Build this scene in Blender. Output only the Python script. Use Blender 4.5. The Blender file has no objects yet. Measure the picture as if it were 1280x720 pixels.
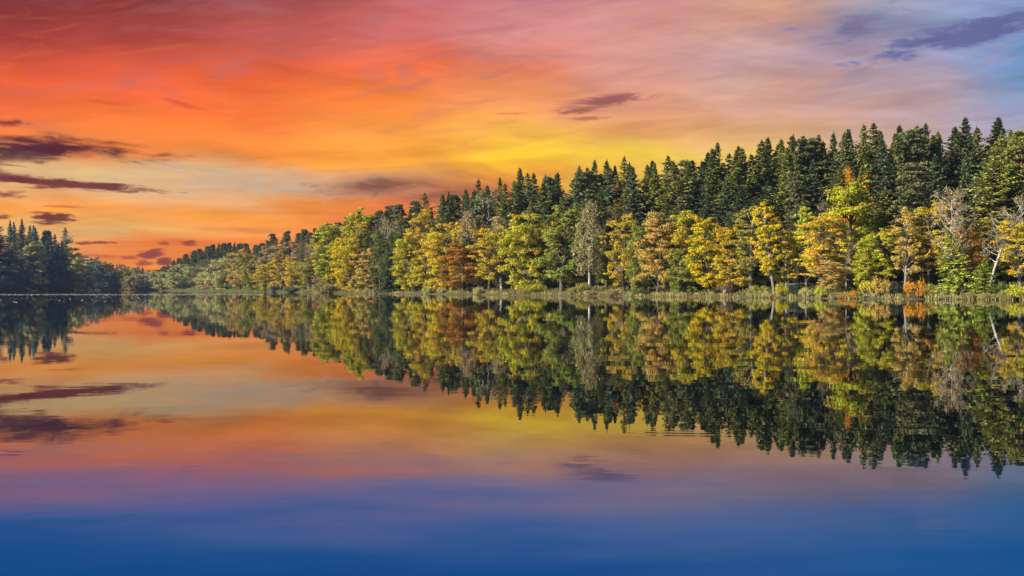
import bpy, math, random
import numpy as np

# ------------------------------------------------------------------ camera, light, exposure
scn = bpy.context.scene
COL = scn.collection
F = 1244.0            # focal length in pixels of the 1280 wide photograph (35 mm lens)
CAM_Z = 1.9
cam_d = bpy.data.cameras.new('camera'); cam_d.lens = 35.0; cam_d.sensor_width = 36.0
cam_d.clip_start = 0.1; cam_d.clip_end = 20000
cam = bpy.data.objects.new('camera', cam_d); COL.objects.link(cam)
cam.location = (0, 0, CAM_Z); cam.rotation_euler = (math.radians(90), 0, 0)
scn.camera = cam
scn.view_settings.view_transform = 'Standard'; scn.view_settings.look = 'None'
EXPOSURE = 0.95
scn.view_settings.exposure = EXPOSURE; scn.view_settings.gamma = 1.0
scn.view_settings.use_curve_mapping = False
scn.cycles.max_bounces = 5; scn.cycles.diffuse_bounces = 2; scn.cycles.glossy_bounces = 3
scn.cycles.transmission_bounces = 3; scn.cycles.transparent_max_bounces = 4
scn.cycles.volume_bounces = 0

SUN_AZ = math.radians(-112)      # from +Y (view direction), negative = to the left, behind the shoulder
SUN_EL = math.radians(27)
SUN_STRENGTH = 5.0
HAZE = 0.00007
sd = bpy.data.lights.new('sun', 'SUN'); sd.energy = SUN_STRENGTH; sd.angle = math.radians(0.5)
sd.color = (1.0, 0.93, 0.80)
sun = bpy.data.objects.new('sun', sd); COL.objects.link(sun)
from mathutils import Vector
sdir = Vector((math.sin(SUN_AZ) * math.cos(SUN_EL), math.cos(SUN_AZ) * math.cos(SUN_EL), math.sin(SUN_EL)))
sun.rotation_euler = sdir.to_track_quat('Z', 'Y').to_euler()
sun.location = sdir * 300


def lin(c):
    return tuple(((v / 255.0) / 12.92 if v / 255.0 <= 0.04045 else ((v / 255.0 + 0.055) / 1.055) ** 2.4) for v in c)


class Nodes:
    """small helper for writing node trees as expressions"""
    def __init__(self, nt):
        self.nt = nt
    def new(self, t, **kw):
        n = self.nt.nodes.new(t)
        for k, v in kw.items():
            setattr(n, k, v)
        return n
    def put(self, sock, v):
        if isinstance(v, bpy.types.NodeSocket):
            self.nt.links.new(v, sock)
        elif v is not None:
            sock.default_value = v
    def m(self, op, a, b=None, c=None, clamp=False):
        n = self.new('ShaderNodeMath', operation=op); n.use_clamp = clamp
        self.put(n.inputs[0], a)
        if b is not None: self.put(n.inputs[1], b)
        if c is not None: self.put(n.inputs[2], c)
        return n.outputs[0]
    def rng(self, v, a, b, c=0.0, d=1.0, smooth=True):
        n = self.new('ShaderNodeMapRange', interpolation_type='SMOOTHSTEP' if smooth else 'LINEAR')
        self.put(n.inputs['Value'], v)
        n.inputs['From Min'].default_value = a; n.inputs['From Max'].default_value = b
        n.inputs['To Min'].default_value = c; n.inputs['To Max'].default_value = d
        return n.outputs['Result']
    def mix(self, f, a, b, mode='MIX'):
        n = self.new('ShaderNodeMix', data_type='RGBA', blend_type=mode)
        self.put(n.inputs[0], f)
        for s, v in ((n.inputs[6], a), (n.inputs[7], b)):
            if isinstance(v, tuple): v = (*v[:3], 1.0)
            self.put(s, v)
        return n.outputs[2]
    def xyz(self, x, y, z=0.0):
        n = self.new('ShaderNodeCombineXYZ')
        for s, v in zip(n.inputs, (x, y, z)): self.put(s, v)
        return n.outputs[0]
    def noise(self, vec, scale, detail=3.0, rough=0.5, dist=0.0, dims='3D', color=False):
        n = self.new('ShaderNodeTexNoise', noise_dimensions=dims)
        if vec is not None: self.put(n.inputs['Vector'], vec)
        n.inputs['Scale'].default_value = scale; n.inputs['Detail'].default_value = detail
        n.inputs['Roughness'].default_value = rough; n.inputs['Distortion'].default_value = dist
        return n.outputs['Color' if color else 'Fac']


# ------------------------------------------------------------------ sky
world = bpy.data.worlds.new('World'); scn.world = world
world.use_nodes = True
world.cycles.sampling_method = 'MANUAL'; world.cycles.sample_map_resolution = 256
wt = world.node_tree; wt.nodes.clear(); W = Nodes(wt)
SKY_STR = 0.1


def az_of(px): return math.atan((px - 640) / F)
def el_of(px, py): return math.atan((360 - py) / F * math.cos(az_of(px)))


tc = W.new('ShaderNodeTexCoord')
sep = W.new('ShaderNodeSeparateXYZ'); wt.links.new(tc.outputs['Generated'], sep.inputs[0])
dx, dy, dz = sep.outputs
A = W.m('ARCTAN2', dx, dy)
E = W.m('ARCSINE', dz)
# cirrus is laid out on a high cloud plane, so its streaks converge towards the horizon
zz = W.m('ADD', W.m('MAXIMUM', dz, 0.0), 0.05)
PX = W.m('DIVIDE', dx, zz); PY = W.m('DIVIDE', dy, zz)
plane_a = W.xyz(W.m('MULTIPLY', W.m('SUBTRACT', PX, W.m('MULTIPLY', PY, 0.10)), 0.42), W.m('MULTIPLY', PY, 0.95))
n_big = W.noise(plane_a, 0.9, 5, 0.55, 0.7)
ang = W.xyz(W.m('MULTIPLY', A, 5.0), W.m('ADD', W.m('MULTIPLY', E, 26.0), W.m('MULTIPLY', A, 4.0)))
n_str = W.noise(ang, 1.0, 6, 0.55, 0.6)
ang_f = W.xyz(W.m('MULTIPLY', A, 8.0), W.m('SUBTRACT', W.m('MULTIPLY', E, 60.0), W.m('MULTIPLY', A, 6.0)), 3.7)
n_fine = W.noise(ang_f, 1.3, 6, 0.6, 0.9)
ang_w = W.xyz(W.m('MULTIPLY', A, 3.0), W.m('MULTIPLY', E, 9.0), 9.1)
n_warp = W.noise(ang_w, 1.5, 4, 0.5, 0.3)
c = lambda v: W.m('SUBTRACT', v, 0.5)
A2 = W.m('ADD', A, W.m('MULTIPLY', c(n_warp), 0.16))
E2 = W.m('ADD', E, W.m('ADD', W.m('MULTIPLY', c(n_str), 0.045), W.m('MULTIPLY', c(n_warp), 0.030)))

EMAX = 0.80
UP = [(0.325, (90, 95, 155)), (0.37, (55, 98, 172)), (0.50, (38, 94, 178)), (0.79, (34, 84, 165))]
COLS = {
    0: [(0, (131, 52, 52)), (50, (162, 58, 53)), (100, (228, 92, 51)), (140, (242, 112, 54)), (175, (235, 142, 82)), (205, (222, 186, 130)), (240, (228, 160, 95)), (258, (246, 150, 52)), (285, (232, 172, 92)), (318, (230, 150, 60)), (345, (244, 126, 0)), (360, (244, 126, 0))],
    160: [(0, (137, 56, 54)), (50, (171, 66, 55)), (100, (236, 96, 54)), (150, (250, 125, 51)), (185, (246, 138, 60)), (205, (220, 180, 123)), (235, (216, 172, 128)), (258, (248, 155, 58)), (285, (236, 178, 92)), (312, (240, 126, 12)), (330, (252, 136, 0)), (360, (255, 150, 0))],
    320: [(0, (160, 74, 72)), (50, (197, 90, 79)), (100, (246, 105, 54)), (150, (252, 123, 49)), (195, (252, 147, 56)), (215, (222, 160, 105)), (245, (222, 162, 108)), (262, (250, 155, 52)), (285, (246, 150, 58)), (308, (244, 128, 10)), (360, (248, 130, 0))],
    480: [(0, (196, 104, 106)), (50, (222, 114, 105)), (85, (246, 112, 60)), (120, (250, 132, 54)), (165, (252, 158, 60)), (205, (252, 167, 51)), (222, (215, 152, 100)), (245, (186, 112, 76)), (262, (236, 122, 52)), (285, (250, 130, 40)), (360, (250, 130, 40))],
    640: [(0, (198, 126, 128)), (50, (222, 145, 140)), (100, (240, 136, 95)), (140, (246, 165, 90)), (175, (252, 193, 66)), (198, (255, 206, 44)), (215, (248, 172, 50)), (232, (215, 125, 60)), (360, (245, 150, 60))],
    800: [(0, (206, 142, 140)), (50, (210, 151, 141)), (100, (218, 150, 130)), (140, (228, 158, 122)), (172, (238, 174, 98)), (194, (246, 206, 70)), (215, (246, 198, 76)), (360, (245, 190, 90))],
    960: [(0, (214, 158, 134)), (30, (205, 160, 138)), (60, (196, 157, 160)), (100, (208, 166, 153)), (140, (218, 164, 142)), (175, (226, 176, 118)), (200, (236, 200, 90)), (360, (230, 185, 120))],
    1120: [(0, (163, 162, 184)), (40, (138, 150, 182)), (80, (160, 153, 184)), (120, (188, 165, 173)), (150, (198, 166, 164)), (180, (214, 176, 150)), (360, (215, 180, 150))],
    1280: [(0, (136, 156, 200)), (40, (120, 148, 192)), (80, (109, 150, 200)), (110, (118, 156, 198)), (140, (158, 162, 198)), (165, (182, 168, 180)), (360, (200, 180, 170))],
}
base = None
keys = sorted(COLS)
prev = None
for px in keys:
    rp = W.new('ShaderNodeValToRGB'); cr = rp.color_ramp
    W.put(rp.inputs[0], W.m('DIVIDE', E2, EMAX))
    stops = sorted([(el_of(px, py) / EMAX, lin(cc)) for py, cc in COLS[px]] + [(e / EMAX, lin(cc)) for e, cc in UP])
    while len(cr.elements) > 1: cr.elements.remove(cr.elements[-1])
    cr.elements[0].position = max(0, stops[0][0]); cr.elements[0].color = (*stops[0][1], 1)
    for p, cc in stops[1:]:
        el = cr.elements.new(min(1, p)); el.color = (*cc, 1)
    if base is None:
        base = rp.outputs[0]
    else:
        base = W.mix(W.rng(A2, az_of(prev), az_of(px)), base, rp.outputs[0])
    prev = px
# cirrus: brighter and darker wisps over the gradient
wisp = W.m('ADD', W.m('MULTIPLY', c(n_str), 0.9), W.m('MULTIPLY', c(n_fine), 0.45))
wisp = W.m('ADD', wisp, W.m('MULTIPLY', c(n_big), 0.7))
gain = W.m('ADD', 1.0, W.m('MULTIPLY', wisp, 1.15))
gain = W.m('MAXIMUM', gain, 0.35)
gcol = W.xyz(W.m('POWER', gain, 0.85), gain, W.m('POWER', gain, 0.95))
base = W.mix(1.0, base, gcol, 'MULTIPLY')
# thin mauve veils and glowing threads high in the cirrus
fan = W.xyz(W.m('ADD', W.m('MULTIPLY', A, 7.0), W.m('MULTIPLY', E, 12.0)), W.m('SUBTRACT', W.m('MULTIPLY', E, 46.0), W.m('MULTIPLY', A, 9.0)), 1.3)
n_fan = W.noise(fan, 1.0, 7, 0.62, 1.2)
veil = W.m('MULTIPLY', W.m('MULTIPLY', W.rng(n_fan, 0.48, 0.72), W.rng(E, 0.10, 0.20)), W.rng(A, 0.0, 0.25, 1.0, 0.35))
base = W.mix(W.m('MULTIPLY', veil, 0.42), base, lin((172, 110, 116)))
glow = W.m('MULTIPLY', W.rng(n_fan, 0.46, 0.28), W.rng(E, 0.06, 0.14))
base = W.mix(W.m('MULTIPLY', glow, 0.16), base, lin((255, 150, 78)))


cl_big = W.noise(W.xyz(W.m('MULTIPLY', A, 26.0), W.m('MULTIPLY', E, 125.0), 2.2), 1.0, 7, 0.64, 0.6)
cl_small = W.noise(W.xyz(W.m('MULTIPLY', A, 62.0), W.m('MULTIPLY', E, 230.0), 5.1), 1.0, 5, 0.62, 0.4)


def cloud(col_in, px, py, hw, hh, rgb, tilt=0.0, amount=1.0, rag=1.0, soft=0.5, seed=0.0):
    """one streak of dark cloud at a bearing and height in the sky"""
    a0, e0 = az_of(px), el_of(px, py)
    da = W.m('SUBTRACT', A, a0); de = W.m('SUBTRACT', E, e0)
    ct, st = math.cos(math.radians(tilt)), math.sin(math.radians(tilt))
    u = W.m('DIVIDE', W.m('ADD', W.m('MULTIPLY', da, ct), W.m('MULTIPLY', de, st)), hw / F)
    v = W.m('DIVIDE', W.m('SUBTRACT', W.m('MULTIPLY', de, ct), W.m('MULTIPLY', da, st)), hh / F)
    d = W.m('SQRT', W.m('ADD', W.m('MULTIPLY', u, u), W.m('MULTIPLY', v, v)))
    n = cl_big if hw > 45 else cl_small
    k = W.m('ADD', W.m('SUBTRACT', 1.0, d), W.m('MULTIPLY', c(n), 2.1))
    mask = W.m('MULTIPLY', W.rng(k, 0.12, 0.12 + soft), amount)
    body = W.mix(W.rng(k, 0.3, 1.3), tuple(v * 1.2 for v in lin(rgb)), tuple(v * 0.85 for v in lin(rgb)))
    return W.mix(mask, col_in, body)


sky_col = base
for args in [
    # px, py, half width, half height, colour, tilt, amount, rag, soft
    (330, 230, 230, 27, (206, 182, 154), -1, 0.9, 1.5, 1.1),
    (250, 212, 90, 8, (200, 170, 140), -4, 0.5, 1.5, 0.9),
    (470, 233, 130, 18, (136, 84, 64), 3, 0.95, 1.5, 1.0),
    (550, 246, 100, 14, (146, 78, 60), 5, 0.8, 1.5, 1.0),
    (300, 288, 110, 6, (205, 125, 60), -2, 0.55, 1.5, 0.9),
    (245, 302, 130, 6, (214, 96, 30), 1, 0.6, 1.5, 0.9),
    (100, 292, 120, 14, (226, 178, 108), 0, 0.6, 1.2, 1.0),
    (75, 184, 150, 17, (84, 26, 44), -1, 0.97, 1.4, 0.8),
    (25, 192, 70, 14, (76, 24, 42), 2, 0.9, 1.4, 0.6),
    (80, 229, 135, 9, (104, 32, 40), -2, 0.95, 1.5, 0.5),
    (10, 222, 50, 9, (112, 40, 42), -5, 0.9, 1.5, 0.6),
    (10, 243, 26, 6, (134, 56, 44), 2, 0.85, 1.5, 0.6),
    (10, 154, 28, 6, (120, 38, 40), 3, 0.85, 1.6, 0.6),
    (66, 273, 32, 9, (102, 32, 26), 3, 0.95, 1.5, 0.5),
    (48, 266, 16, 2.5, (140, 56, 30), 0, 0.7, 1.5, 0.6),
    (78, 258, 34, 2.5, (180, 100, 46), 0, 0.7, 1.5, 0.6),
    (4, 272, 18, 4, (130, 52, 34), 2, 0.85, 1.5, 0.5),
    (118, 303.5, 30, 3, (132, 42, 20), 2, 0.92, 1.5, 0.5),
    (190, 317, 20, 8, (138, 44, 20), 4, 0.95, 1.0, 0.5),
    (205, 327, 15, 7, (128, 38, 18), 0, 0.95, 1.0, 0.5),
    (182, 329, 14, 5, (160, 52, 18), 0, 0.85, 1.0, 0.5),
    (160, 322, 14, 4, (170, 62, 20), 0, 0.8, 1.0, 0.6),
    (130, 320, 34, 3, (200, 80, 24), -2, 0.8, 1.3, 0.6),
    (236, 305, 14, 4.5, (150, 48, 22), 0, 0.9, 1.1, 0.5),
    (246, 318, 18, 5, (176, 62, 22), 6, 0.8, 1.1, 0.6),
    (205, 304, 9, 3, (160, 54, 22), 0, 0.8, 1.1, 0.5),
    (235, 132, 48, 5, (196, 74, 48), -12, 0.55, 1.5, 0.8),
    (130, 128, 50, 4, (200, 76, 46), -4, 0.4, 1.5, 0.9),
    (755, 126, 84, 11, (156, 92, 92), 6, 0.95, 1.5, 0.65),
    (722, 139, 44, 6, (156, 90, 86), 3, 0.85, 1.5, 0.7),
    (735, 148, 40, 4, (176, 104, 88), 2, 0.8, 1.5, 0.7),
    (640, 142, 30, 3, (226, 120, 76), 0, 0.6, 1.5, 0.8),
    (1210, 42, 150, 21, (98, 102, 148), 9, 1.0, 1.3, 0.6),
    (1165, 52, 90, 14, (102, 105, 150), 8, 0.95, 1.3, 0.7),
    (1075, 34, 76, 24, (126, 116, 150), 10, 0.95, 1.3, 0.8),
    (990, 36, 50, 6, (150, 134, 170), 4, 0.7, 1.4, 0.9),
    (940, 22, 100, 13, (222, 150, 140), 2, 0.55, 1.4, 1.1),
    (660, 72, 160, 14, (182, 126, 142), -2, 0.4, 1.4, 1.2),
]:
    sky_col = cloud(sky_col, *args)

nish = W.new('ShaderNodeTexSky', sky_type='NISHITA')
nish.sun_disc = False; nish.sun_elevation = SUN_EL; nish.sun_rotation = SUN_AZ % (2 * math.pi)
nish.altitude = 400; nish.air_density = 1.0; nish.dust_density = 0.6; nish.ozone_density = 1.6
# the coloured evening cloud fills the view side of the sky, clear blue behind and overhead
front = W.m('MULTIPLY', W.rng(W.m('ABSOLUTE', A), 0.75, 1.35, 1.0, 0.0), W.rng(E, 0.55, 0.85, 1.0, 0.0))
sunset = W.mix(1.0, sky_col, (1 / SKY_STR / 2 ** EXPOSURE,) * 3, 'MULTIPLY')
clear = W.mix(1.0, nish.outputs[0], (0.30, 0.39, 0.56), 'MULTIPLY')
final = W.mix(front, clear, sunset)
bg = W.new('ShaderNodeBackground'); bg.inputs['Strength'].default_value = SKY_STR
wt.links.new(final, bg.inputs['Color'])
wo = W.new('ShaderNodeOutputWorld'); wt.links.new(bg.outputs[0], wo.inputs['Surface'])

# ------------------------------------------------------------------ lake, ground
RIGHT = [(150, -40), (136, 30), (110, 105), (82, 157), (57.5, 179), (42, 200), (28, 220), (0, 262), (-42, 328), (-76, 394),
         (-126, 490), (-190, 605), (-262, 740), (-290, 830), (-304, 858)]
LEFT = [(-318, 838), (-314, 800), (-318, 740), (-310, 690), (-303, 590), (-312, 480), (-300, 300), (-230, 120), (-120, 18), (-40, -5), (20, -7), (80, -30)]
SHORE = np.array(RIGHT + LEFT, float)


def lake_distance(X, Y):
    """signed distance to the shoreline, positive on land"""
    X = np.atleast_1d(np.asarray(X, float)); Y = np.atleast_1d(np.asarray(Y, float))
    best = np.full(X.shape, 1e9); inside = np.zeros(X.shape, bool)
    n = len(SHORE)
    for i in range(n):
        ax, ay = SHORE[i]; bx, by = SHORE[(i + 1) % n]
        ex, ey = bx - ax, by - ay
        t = np.clip(((X - ax) * ex + (Y - ay) * ey) / (ex * ex + ey * ey), 0, 1)
        best = np.minimum(best, np.hypot(X - ax - t * ex, Y - ay - t * ey))
        cr = ((ay > Y) != (by > Y))
        with np.errstate(divide='ignore', invalid='ignore'):
            xi = ax + (Y - ay) / np.where(by == ay, 1e-9, by - ay) * ex
        inside ^= cr & (X < xi)
    return np.where(inside, -best, best)


def sm(x, a, b):
    t = np.clip((x - a) / (b - a), 0, 1); return t * t * (3 - 2 * t)


def ground(X, Y):
    X = np.atleast_1d(np.asarray(X, float)); Y = np.atleast_1d(np.asarray(Y, float))
    s = lake_distance(X, Y)
    q = X / np.maximum(Y, 60)
    valley = sm(q, -0.475, -0.43) * (1 - sm(q, -0.365, -0.33)) * sm(Y, 640, 780)
    left = (1 - sm(q, -0.45, -0.40)) * sm(Y, 250, 420)
    right = sm(q, -0.40, -0.30) * sm(Y, 30, 90)
    k = np.maximum(left * 0.34, right * 0.15) * (1 - valley * 0.9) + 0.02
    sp = np.maximum(s, 0)
    bank = 0.45 * sm(sp, 0, 2.5) + 0.35 * sm(sp, 3, 9)
    hill = k * 75 * (1 - np.exp(-np.maximum(sp - 4, 0) / 75))
    bump = 0.25 * np.sin(X * 0.31 + Y * 0.17) * np.sin(Y * 0.23 - X * 0.11) * sm(sp, 3, 14)
    bump = bump + 1.2 * np.sin(X * 0.045 + 1.3) * np.sin(Y * 0.037) * sm(sp, 20, 80)
    dip = -np.minimum(np.maximum(-s, 0) * 0.25, 3.0)
    return np.where(s > 0, bank + hill + bump + 0.02, dip)


def gz(x, y): return float(ground(x, y)[0])


def axis(bands):
    out = []
    for a, b, st in bands:
        out += list(np.arange(a, b, st))
    out.append(bands[-1][1])
    return np.array(out)


def mesh_from(name, V, faces_flat, counts, mats, smooth=False, mat_idx=None, attr=None):
    me = bpy.data.meshes.new(name)
    V = np.asarray(V, np.float32)
    me.vertices.add(len(V)); me.vertices.foreach_set('co', V.ravel())
    fl = np.asarray(faces_flat, np.int32); ct = np.asarray(counts, np.int32)
    me.loops.add(len(fl)); me.loops.foreach_set('vertex_index', fl)
    me.polygons.add(len(ct))
    st = np.zeros(len(ct), np.int32); st[1:] = np.cumsum(ct)[:-1]
    me.polygons.foreach_set('loop_start', st)
    me.polygons.foreach_set('loop_total', ct)
    me.polygons.foreach_set('use_smooth', np.full(len(ct), smooth))
    for m in mats: me.materials.append(m)
    if mat_idx is not None: me.polygons.foreach_set('material_index', np.asarray(mat_idx, np.int32))
    if attr is not None:
        at = me.color_attributes.new('tint', 'FLOAT_COLOR', 'POINT')
        c4 = np.ones((len(V), 4), np.float32); c4[:, :3] = attr
        at.data.foreach_set('color', c4.ravel())
    me.update(calc_edges=True); me.validate()
    return me


def link(name, me, parent=None):
    o = bpy.data.objects.new(name, me); COL.objects.link(o)
    if parent: o.parent = parent
    return o


def new_mat(name):
    m = bpy.data.materials.new(name); m.use_nodes = True
    m.node_tree.nodes.clear(); return m, Nodes(m.node_tree)


# --- materials
def leaf_mat(name, transl=0.3, vary=0.35):
    m, n = new_mat(name)
    oi = n.new('ShaderNodeObjectInfo')
    at = n.new('ShaderNodeVertexColor', layer_name='tint')
    s = n.new('ShaderNodeSeparateColor'); n.nt.links.new(at.outputs[0], s.inputs[0])
    val, hue = s.outputs[0], s.outputs[1]
    col = oi.outputs['Color']
    warm = n.mix(1.0, col, (1.08, 0.80, 0.85), 'MULTIPLY')
    cool = n.mix(1.0, col, (0.74, 0.98, 0.95), 'MULTIPLY')
    h = n.m('ADD', hue, n.m('MULTIPLY', n.m('SUBTRACT', oi.outputs['Random'], 0.5), 0.2))
    col = n.mix(n.rng(h, 0.5, 0.0), col, cool)
    col = n.mix(n.rng(h, 0.5, 1.0), col, warm)
    g = n.m('ADD', 1.0 - vary, n.m('MULTIPLY', val, 2 * vary))
    col = n.mix(1.0, col, n.xyz(g, g, g), 'MULTIPLY')
    d = n.new('ShaderNodeBsdfDiffuse'); n.put(d.inputs[0], col)
    t = n.new('ShaderNodeBsdfTranslucent'); n.put(t.inputs[0], col)
    mx = n.new('ShaderNodeMixShader'); mx.inputs[0].default_value = transl
    n.nt.links.new(d.outputs[0], mx.inputs[1]); n.nt.links.new(t.outputs[0], mx.inputs[2])
    o = n.new('ShaderNodeOutputMaterial'); n.nt.links.new(mx.outputs[0], o.inputs[0])
    return m


def bark_mat(name, c1, c2, scale=3.0, bands=False):
    m, n = new_mat(name)
    t = n.new('ShaderNodeTexCoord')
    mp = n.new('ShaderNodeMapping'); n.nt.links.new(t.outputs['Object'], mp.inputs[0])
    mp.inputs['Scale'].default_value = (1, 1, 6) if bands else (4, 4, 0.7)
    f = n.noise(mp.outputs[0], scale, 4, 0.6)
    col = n.mix(n.rng(f, 0.40, 0.62), c1, c2)
    b = n.new('ShaderNodeBsdfDiffuse'); n.put(b.inputs[0], col)
    o = n.new('ShaderNodeOutputMaterial'); n.nt.links.new(b.outputs[0], o.inputs[0])
    return m


M_LEAF = leaf_mat('autumn_leaf', 0.28, 0.38)
M_NEEDLE = leaf_mat('needle', 0.12, 0.40)
M_TWIG = leaf_mat('bare_twig', 0.0, 0.35)
M_REED = leaf_mat('reed_blade', 0.25, 0.45)
M_BARK = bark_mat('dark_bark', (0.055, 0.042, 0.032), (0.13, 0.105, 0.08))
M_PINE = bark_mat('pine_bark', (0.10, 0.06, 0.04), (0.24, 0.13, 0.075))
M_GREY = bark_mat('grey_bark', (0.11, 0.095, 0.08), (0.25, 0.22, 0.18))
M_BIRCH = bark_mat('birch_bark', (0.10, 0.09, 0.08), (0.58, 0.55, 0.49), 1.1, True)
M_LOG = bark_mat('weathered_log', (0.10, 0.07, 0.05), (0.30, 0.23, 0.17))

mg, n = new_mat('forest_floor')
geo = n.new('ShaderNodeNewGeometry')
f1 = n.noise(geo.outputs['Position'], 0.12, 5, 0.6); f2 = n.noise(geo.outputs['Position'], 1.7, 5, 0.7)
colr = n.mix(n.rng(f1, 0.40, 0.62), (0.11, 0.085, 0.045), (0.085, 0.095, 0.035))
colr = n.mix(n.rng(f2, 0.50, 0.75), colr, (0.22, 0.135, 0.05))
sp3 = n.new('ShaderNodeSeparateXYZ'); n.nt.links.new(geo.outputs['Position'], sp3.inputs[0])
mud = n.rng(sp3.outputs[2], 0.05, 0.45, 1.0, 0.0)
colr = n.mix(n.m('MULTIPLY', mud, 0.8), colr, (0.115, 0.09, 0.058))
b = n.new('ShaderNodeBsdfDiffuse'); n.put(b.inputs[0], colr)
bp = n.new('ShaderNodeBump'); bp.inputs['Strength'].default_value = 0.6; bp.inputs['Distance'].default_value = 0.25
n.put(bp.inputs['Height'], f2); n.nt.links.new(bp.outputs[0], b.inputs['Normal'])
o = n.new('ShaderNodeOutputMaterial'); n.nt.links.new(b.outputs[0], o.inputs[0])

gx = axis([(-1200, -1000, 100), (-1000, -440, 40), (-440, 180, 4.5), (180, 460, 20), (460, 1000, 60), (1000, 1200, 100)])
gy = axis([(-400, -60, 68), (-60, 860, 5.0), (860, 1300, 20), (1300, 1400, 50)])
XX, YY = np.meshgrid(gx, gy)
ZZ = ground(XX.ravel(), YY.ravel())
nx, ny = len(gx), len(gy)
idx = np.arange(nx * ny).reshape(ny, nx)
fq = np.stack([idx[:-1, :-1], idx[:-1, 1:], idx[1:, 1:], idx[1:, :-1]], -1).reshape(-1, 4)
gme = mesh_from('ground', np.stack([XX.ravel(), YY.ravel(), ZZ], 1), fq.ravel(), np.full(len(fq), 4), [mg], True)
go = link('ground', gme); go['kind'] = 'structure'; go['label'] = 'wooded ground rising from the lake shore'

mw, n = new_mat('lake_water')
geo = n.new('ShaderNodeNewGeometry'); P = geo.outputs['Position']
sp3 = n.new('ShaderNodeSeparateXYZ'); n.nt.links.new(P, sp3.inputs[0]); wx, wy = sp3.outputs[0], sp3.outputs[1]
# a light breeze roughens the lake near the camera's bank and along a lane below the left bank
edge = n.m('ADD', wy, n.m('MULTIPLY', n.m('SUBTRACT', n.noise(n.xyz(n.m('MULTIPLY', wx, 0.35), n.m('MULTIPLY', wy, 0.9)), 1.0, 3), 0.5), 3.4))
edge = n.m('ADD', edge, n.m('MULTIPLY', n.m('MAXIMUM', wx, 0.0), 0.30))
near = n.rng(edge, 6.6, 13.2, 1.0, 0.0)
painted_sheen = n.rng(n.m('ADD', edge, n.m('MULTIPLY', n.m('MAXIMUM', wx, 0.0), 1.6)), 6.0, 16.0, 1.0, 0.0)  # pale, fading sky reflection painted into the water's diffuse colour
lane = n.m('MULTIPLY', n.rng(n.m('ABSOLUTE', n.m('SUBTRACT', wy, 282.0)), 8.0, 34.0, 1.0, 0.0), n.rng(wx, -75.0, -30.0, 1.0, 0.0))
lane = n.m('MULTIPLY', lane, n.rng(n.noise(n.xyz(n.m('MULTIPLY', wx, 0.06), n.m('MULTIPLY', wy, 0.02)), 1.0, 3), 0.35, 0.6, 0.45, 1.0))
body = n.mix(painted_sheen, (0.002, 0.004, 0.006), (0.066, 0.090, 0.110))
body = n.mix(near, body, n.mix(n.rng(edge, 6.0, 9.5), (0.001, 0.044, 0.160), (0.002, 0.076, 0.235)))  # blue sky reflection close to the camera, painted as diffuse colour
h1 = n.noise(n.xyz(n.m('MULTIPLY', wx, 0.55), wy), 1.3, 3, 0.5)
h2 = n.noise(n.xyz(n.m('MULTIPLY', wx, 0.22), n.m('MULTIPLY', wy, 0.7)), 0.35, 3, 0.55)
hh = n.m('ADD', n.m('MULTIPLY', h1, n.m('ADD', 0.0009, n.m('MULTIPLY', near, 0.005))), n.m('MULTIPLY', h2, 0.0035))
# the wake of something that broke the surface: three small rings of one arc
rx, ry = n.m('SUBTRACT', wx, 3.6), n.m('SUBTRACT', wy, 26.0)
rad = n.m('SQRT', n.m('ADD', n.m('MULTIPLY', rx, rx), n.m('MULTIPLY', ry, ry)))
ring = n.m('MULTIPLY', n.rng(n.m('ABSOLUTE', n.m('SUBTRACT', rad, 13.15)), 0.0, 0.42, 1.0, 0.0), n.m('MULTIPLY', n.rng(wx, 1.35, 2.0), n.rng(wx, 2.1, 3.0, 1.0, 0.0)))
ring = n.m('MULTIPLY', ring, n.m('SINE', n.m('MULTIPLY', rad, 26.0)))
hh = n.m('ADD', hh, n.m('MULTIPLY', ring, 0.0005))
bp = n.new('ShaderNodeBump'); bp.inputs['Strength'].default_value = 1.0; bp.inputs['Distance'].default_value = 1.0
n.put(bp.inputs['Height'], hh)
fr = n.new('ShaderNodeFresnel'); fr.inputs['IOR'].default_value = 3.6; n.nt.links.new(bp.outputs[0], fr.inputs['Normal'])
gl = n.new('ShaderNodeBsdfGlossy')
n.put(gl.inputs['Roughness'], n.m('ADD', n.m('MULTIPLY', n.m('MULTIPLY', near, near), 0.14), n.m('MULTIPLY', lane, 0.10)))
gl.inputs['Color'].default_value = (1, 1, 1, 1); n.nt.links.new(bp.outputs[0], gl.inputs['Normal'])
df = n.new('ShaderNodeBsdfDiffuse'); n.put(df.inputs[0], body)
mx = n.new('ShaderNodeMixShader'); n.put(mx.inputs[0], n.m('MULTIPLY', fr.outputs[0], n.m('SUBTRACT', 1.0, n.m('MULTIPLY', near, 0.95))))  # mirror dimmed towards the camera so the painted blue reflection shows
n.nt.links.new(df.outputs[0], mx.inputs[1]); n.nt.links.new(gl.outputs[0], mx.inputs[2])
o = n.new('ShaderNodeOutputMaterial'); n.nt.links.new(mx.outputs[0], o.inputs[0])
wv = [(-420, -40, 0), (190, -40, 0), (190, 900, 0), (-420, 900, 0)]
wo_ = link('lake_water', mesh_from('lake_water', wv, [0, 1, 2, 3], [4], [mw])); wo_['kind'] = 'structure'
wo_['label'] = 'calm lake mirroring trees and sunset sky'

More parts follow.
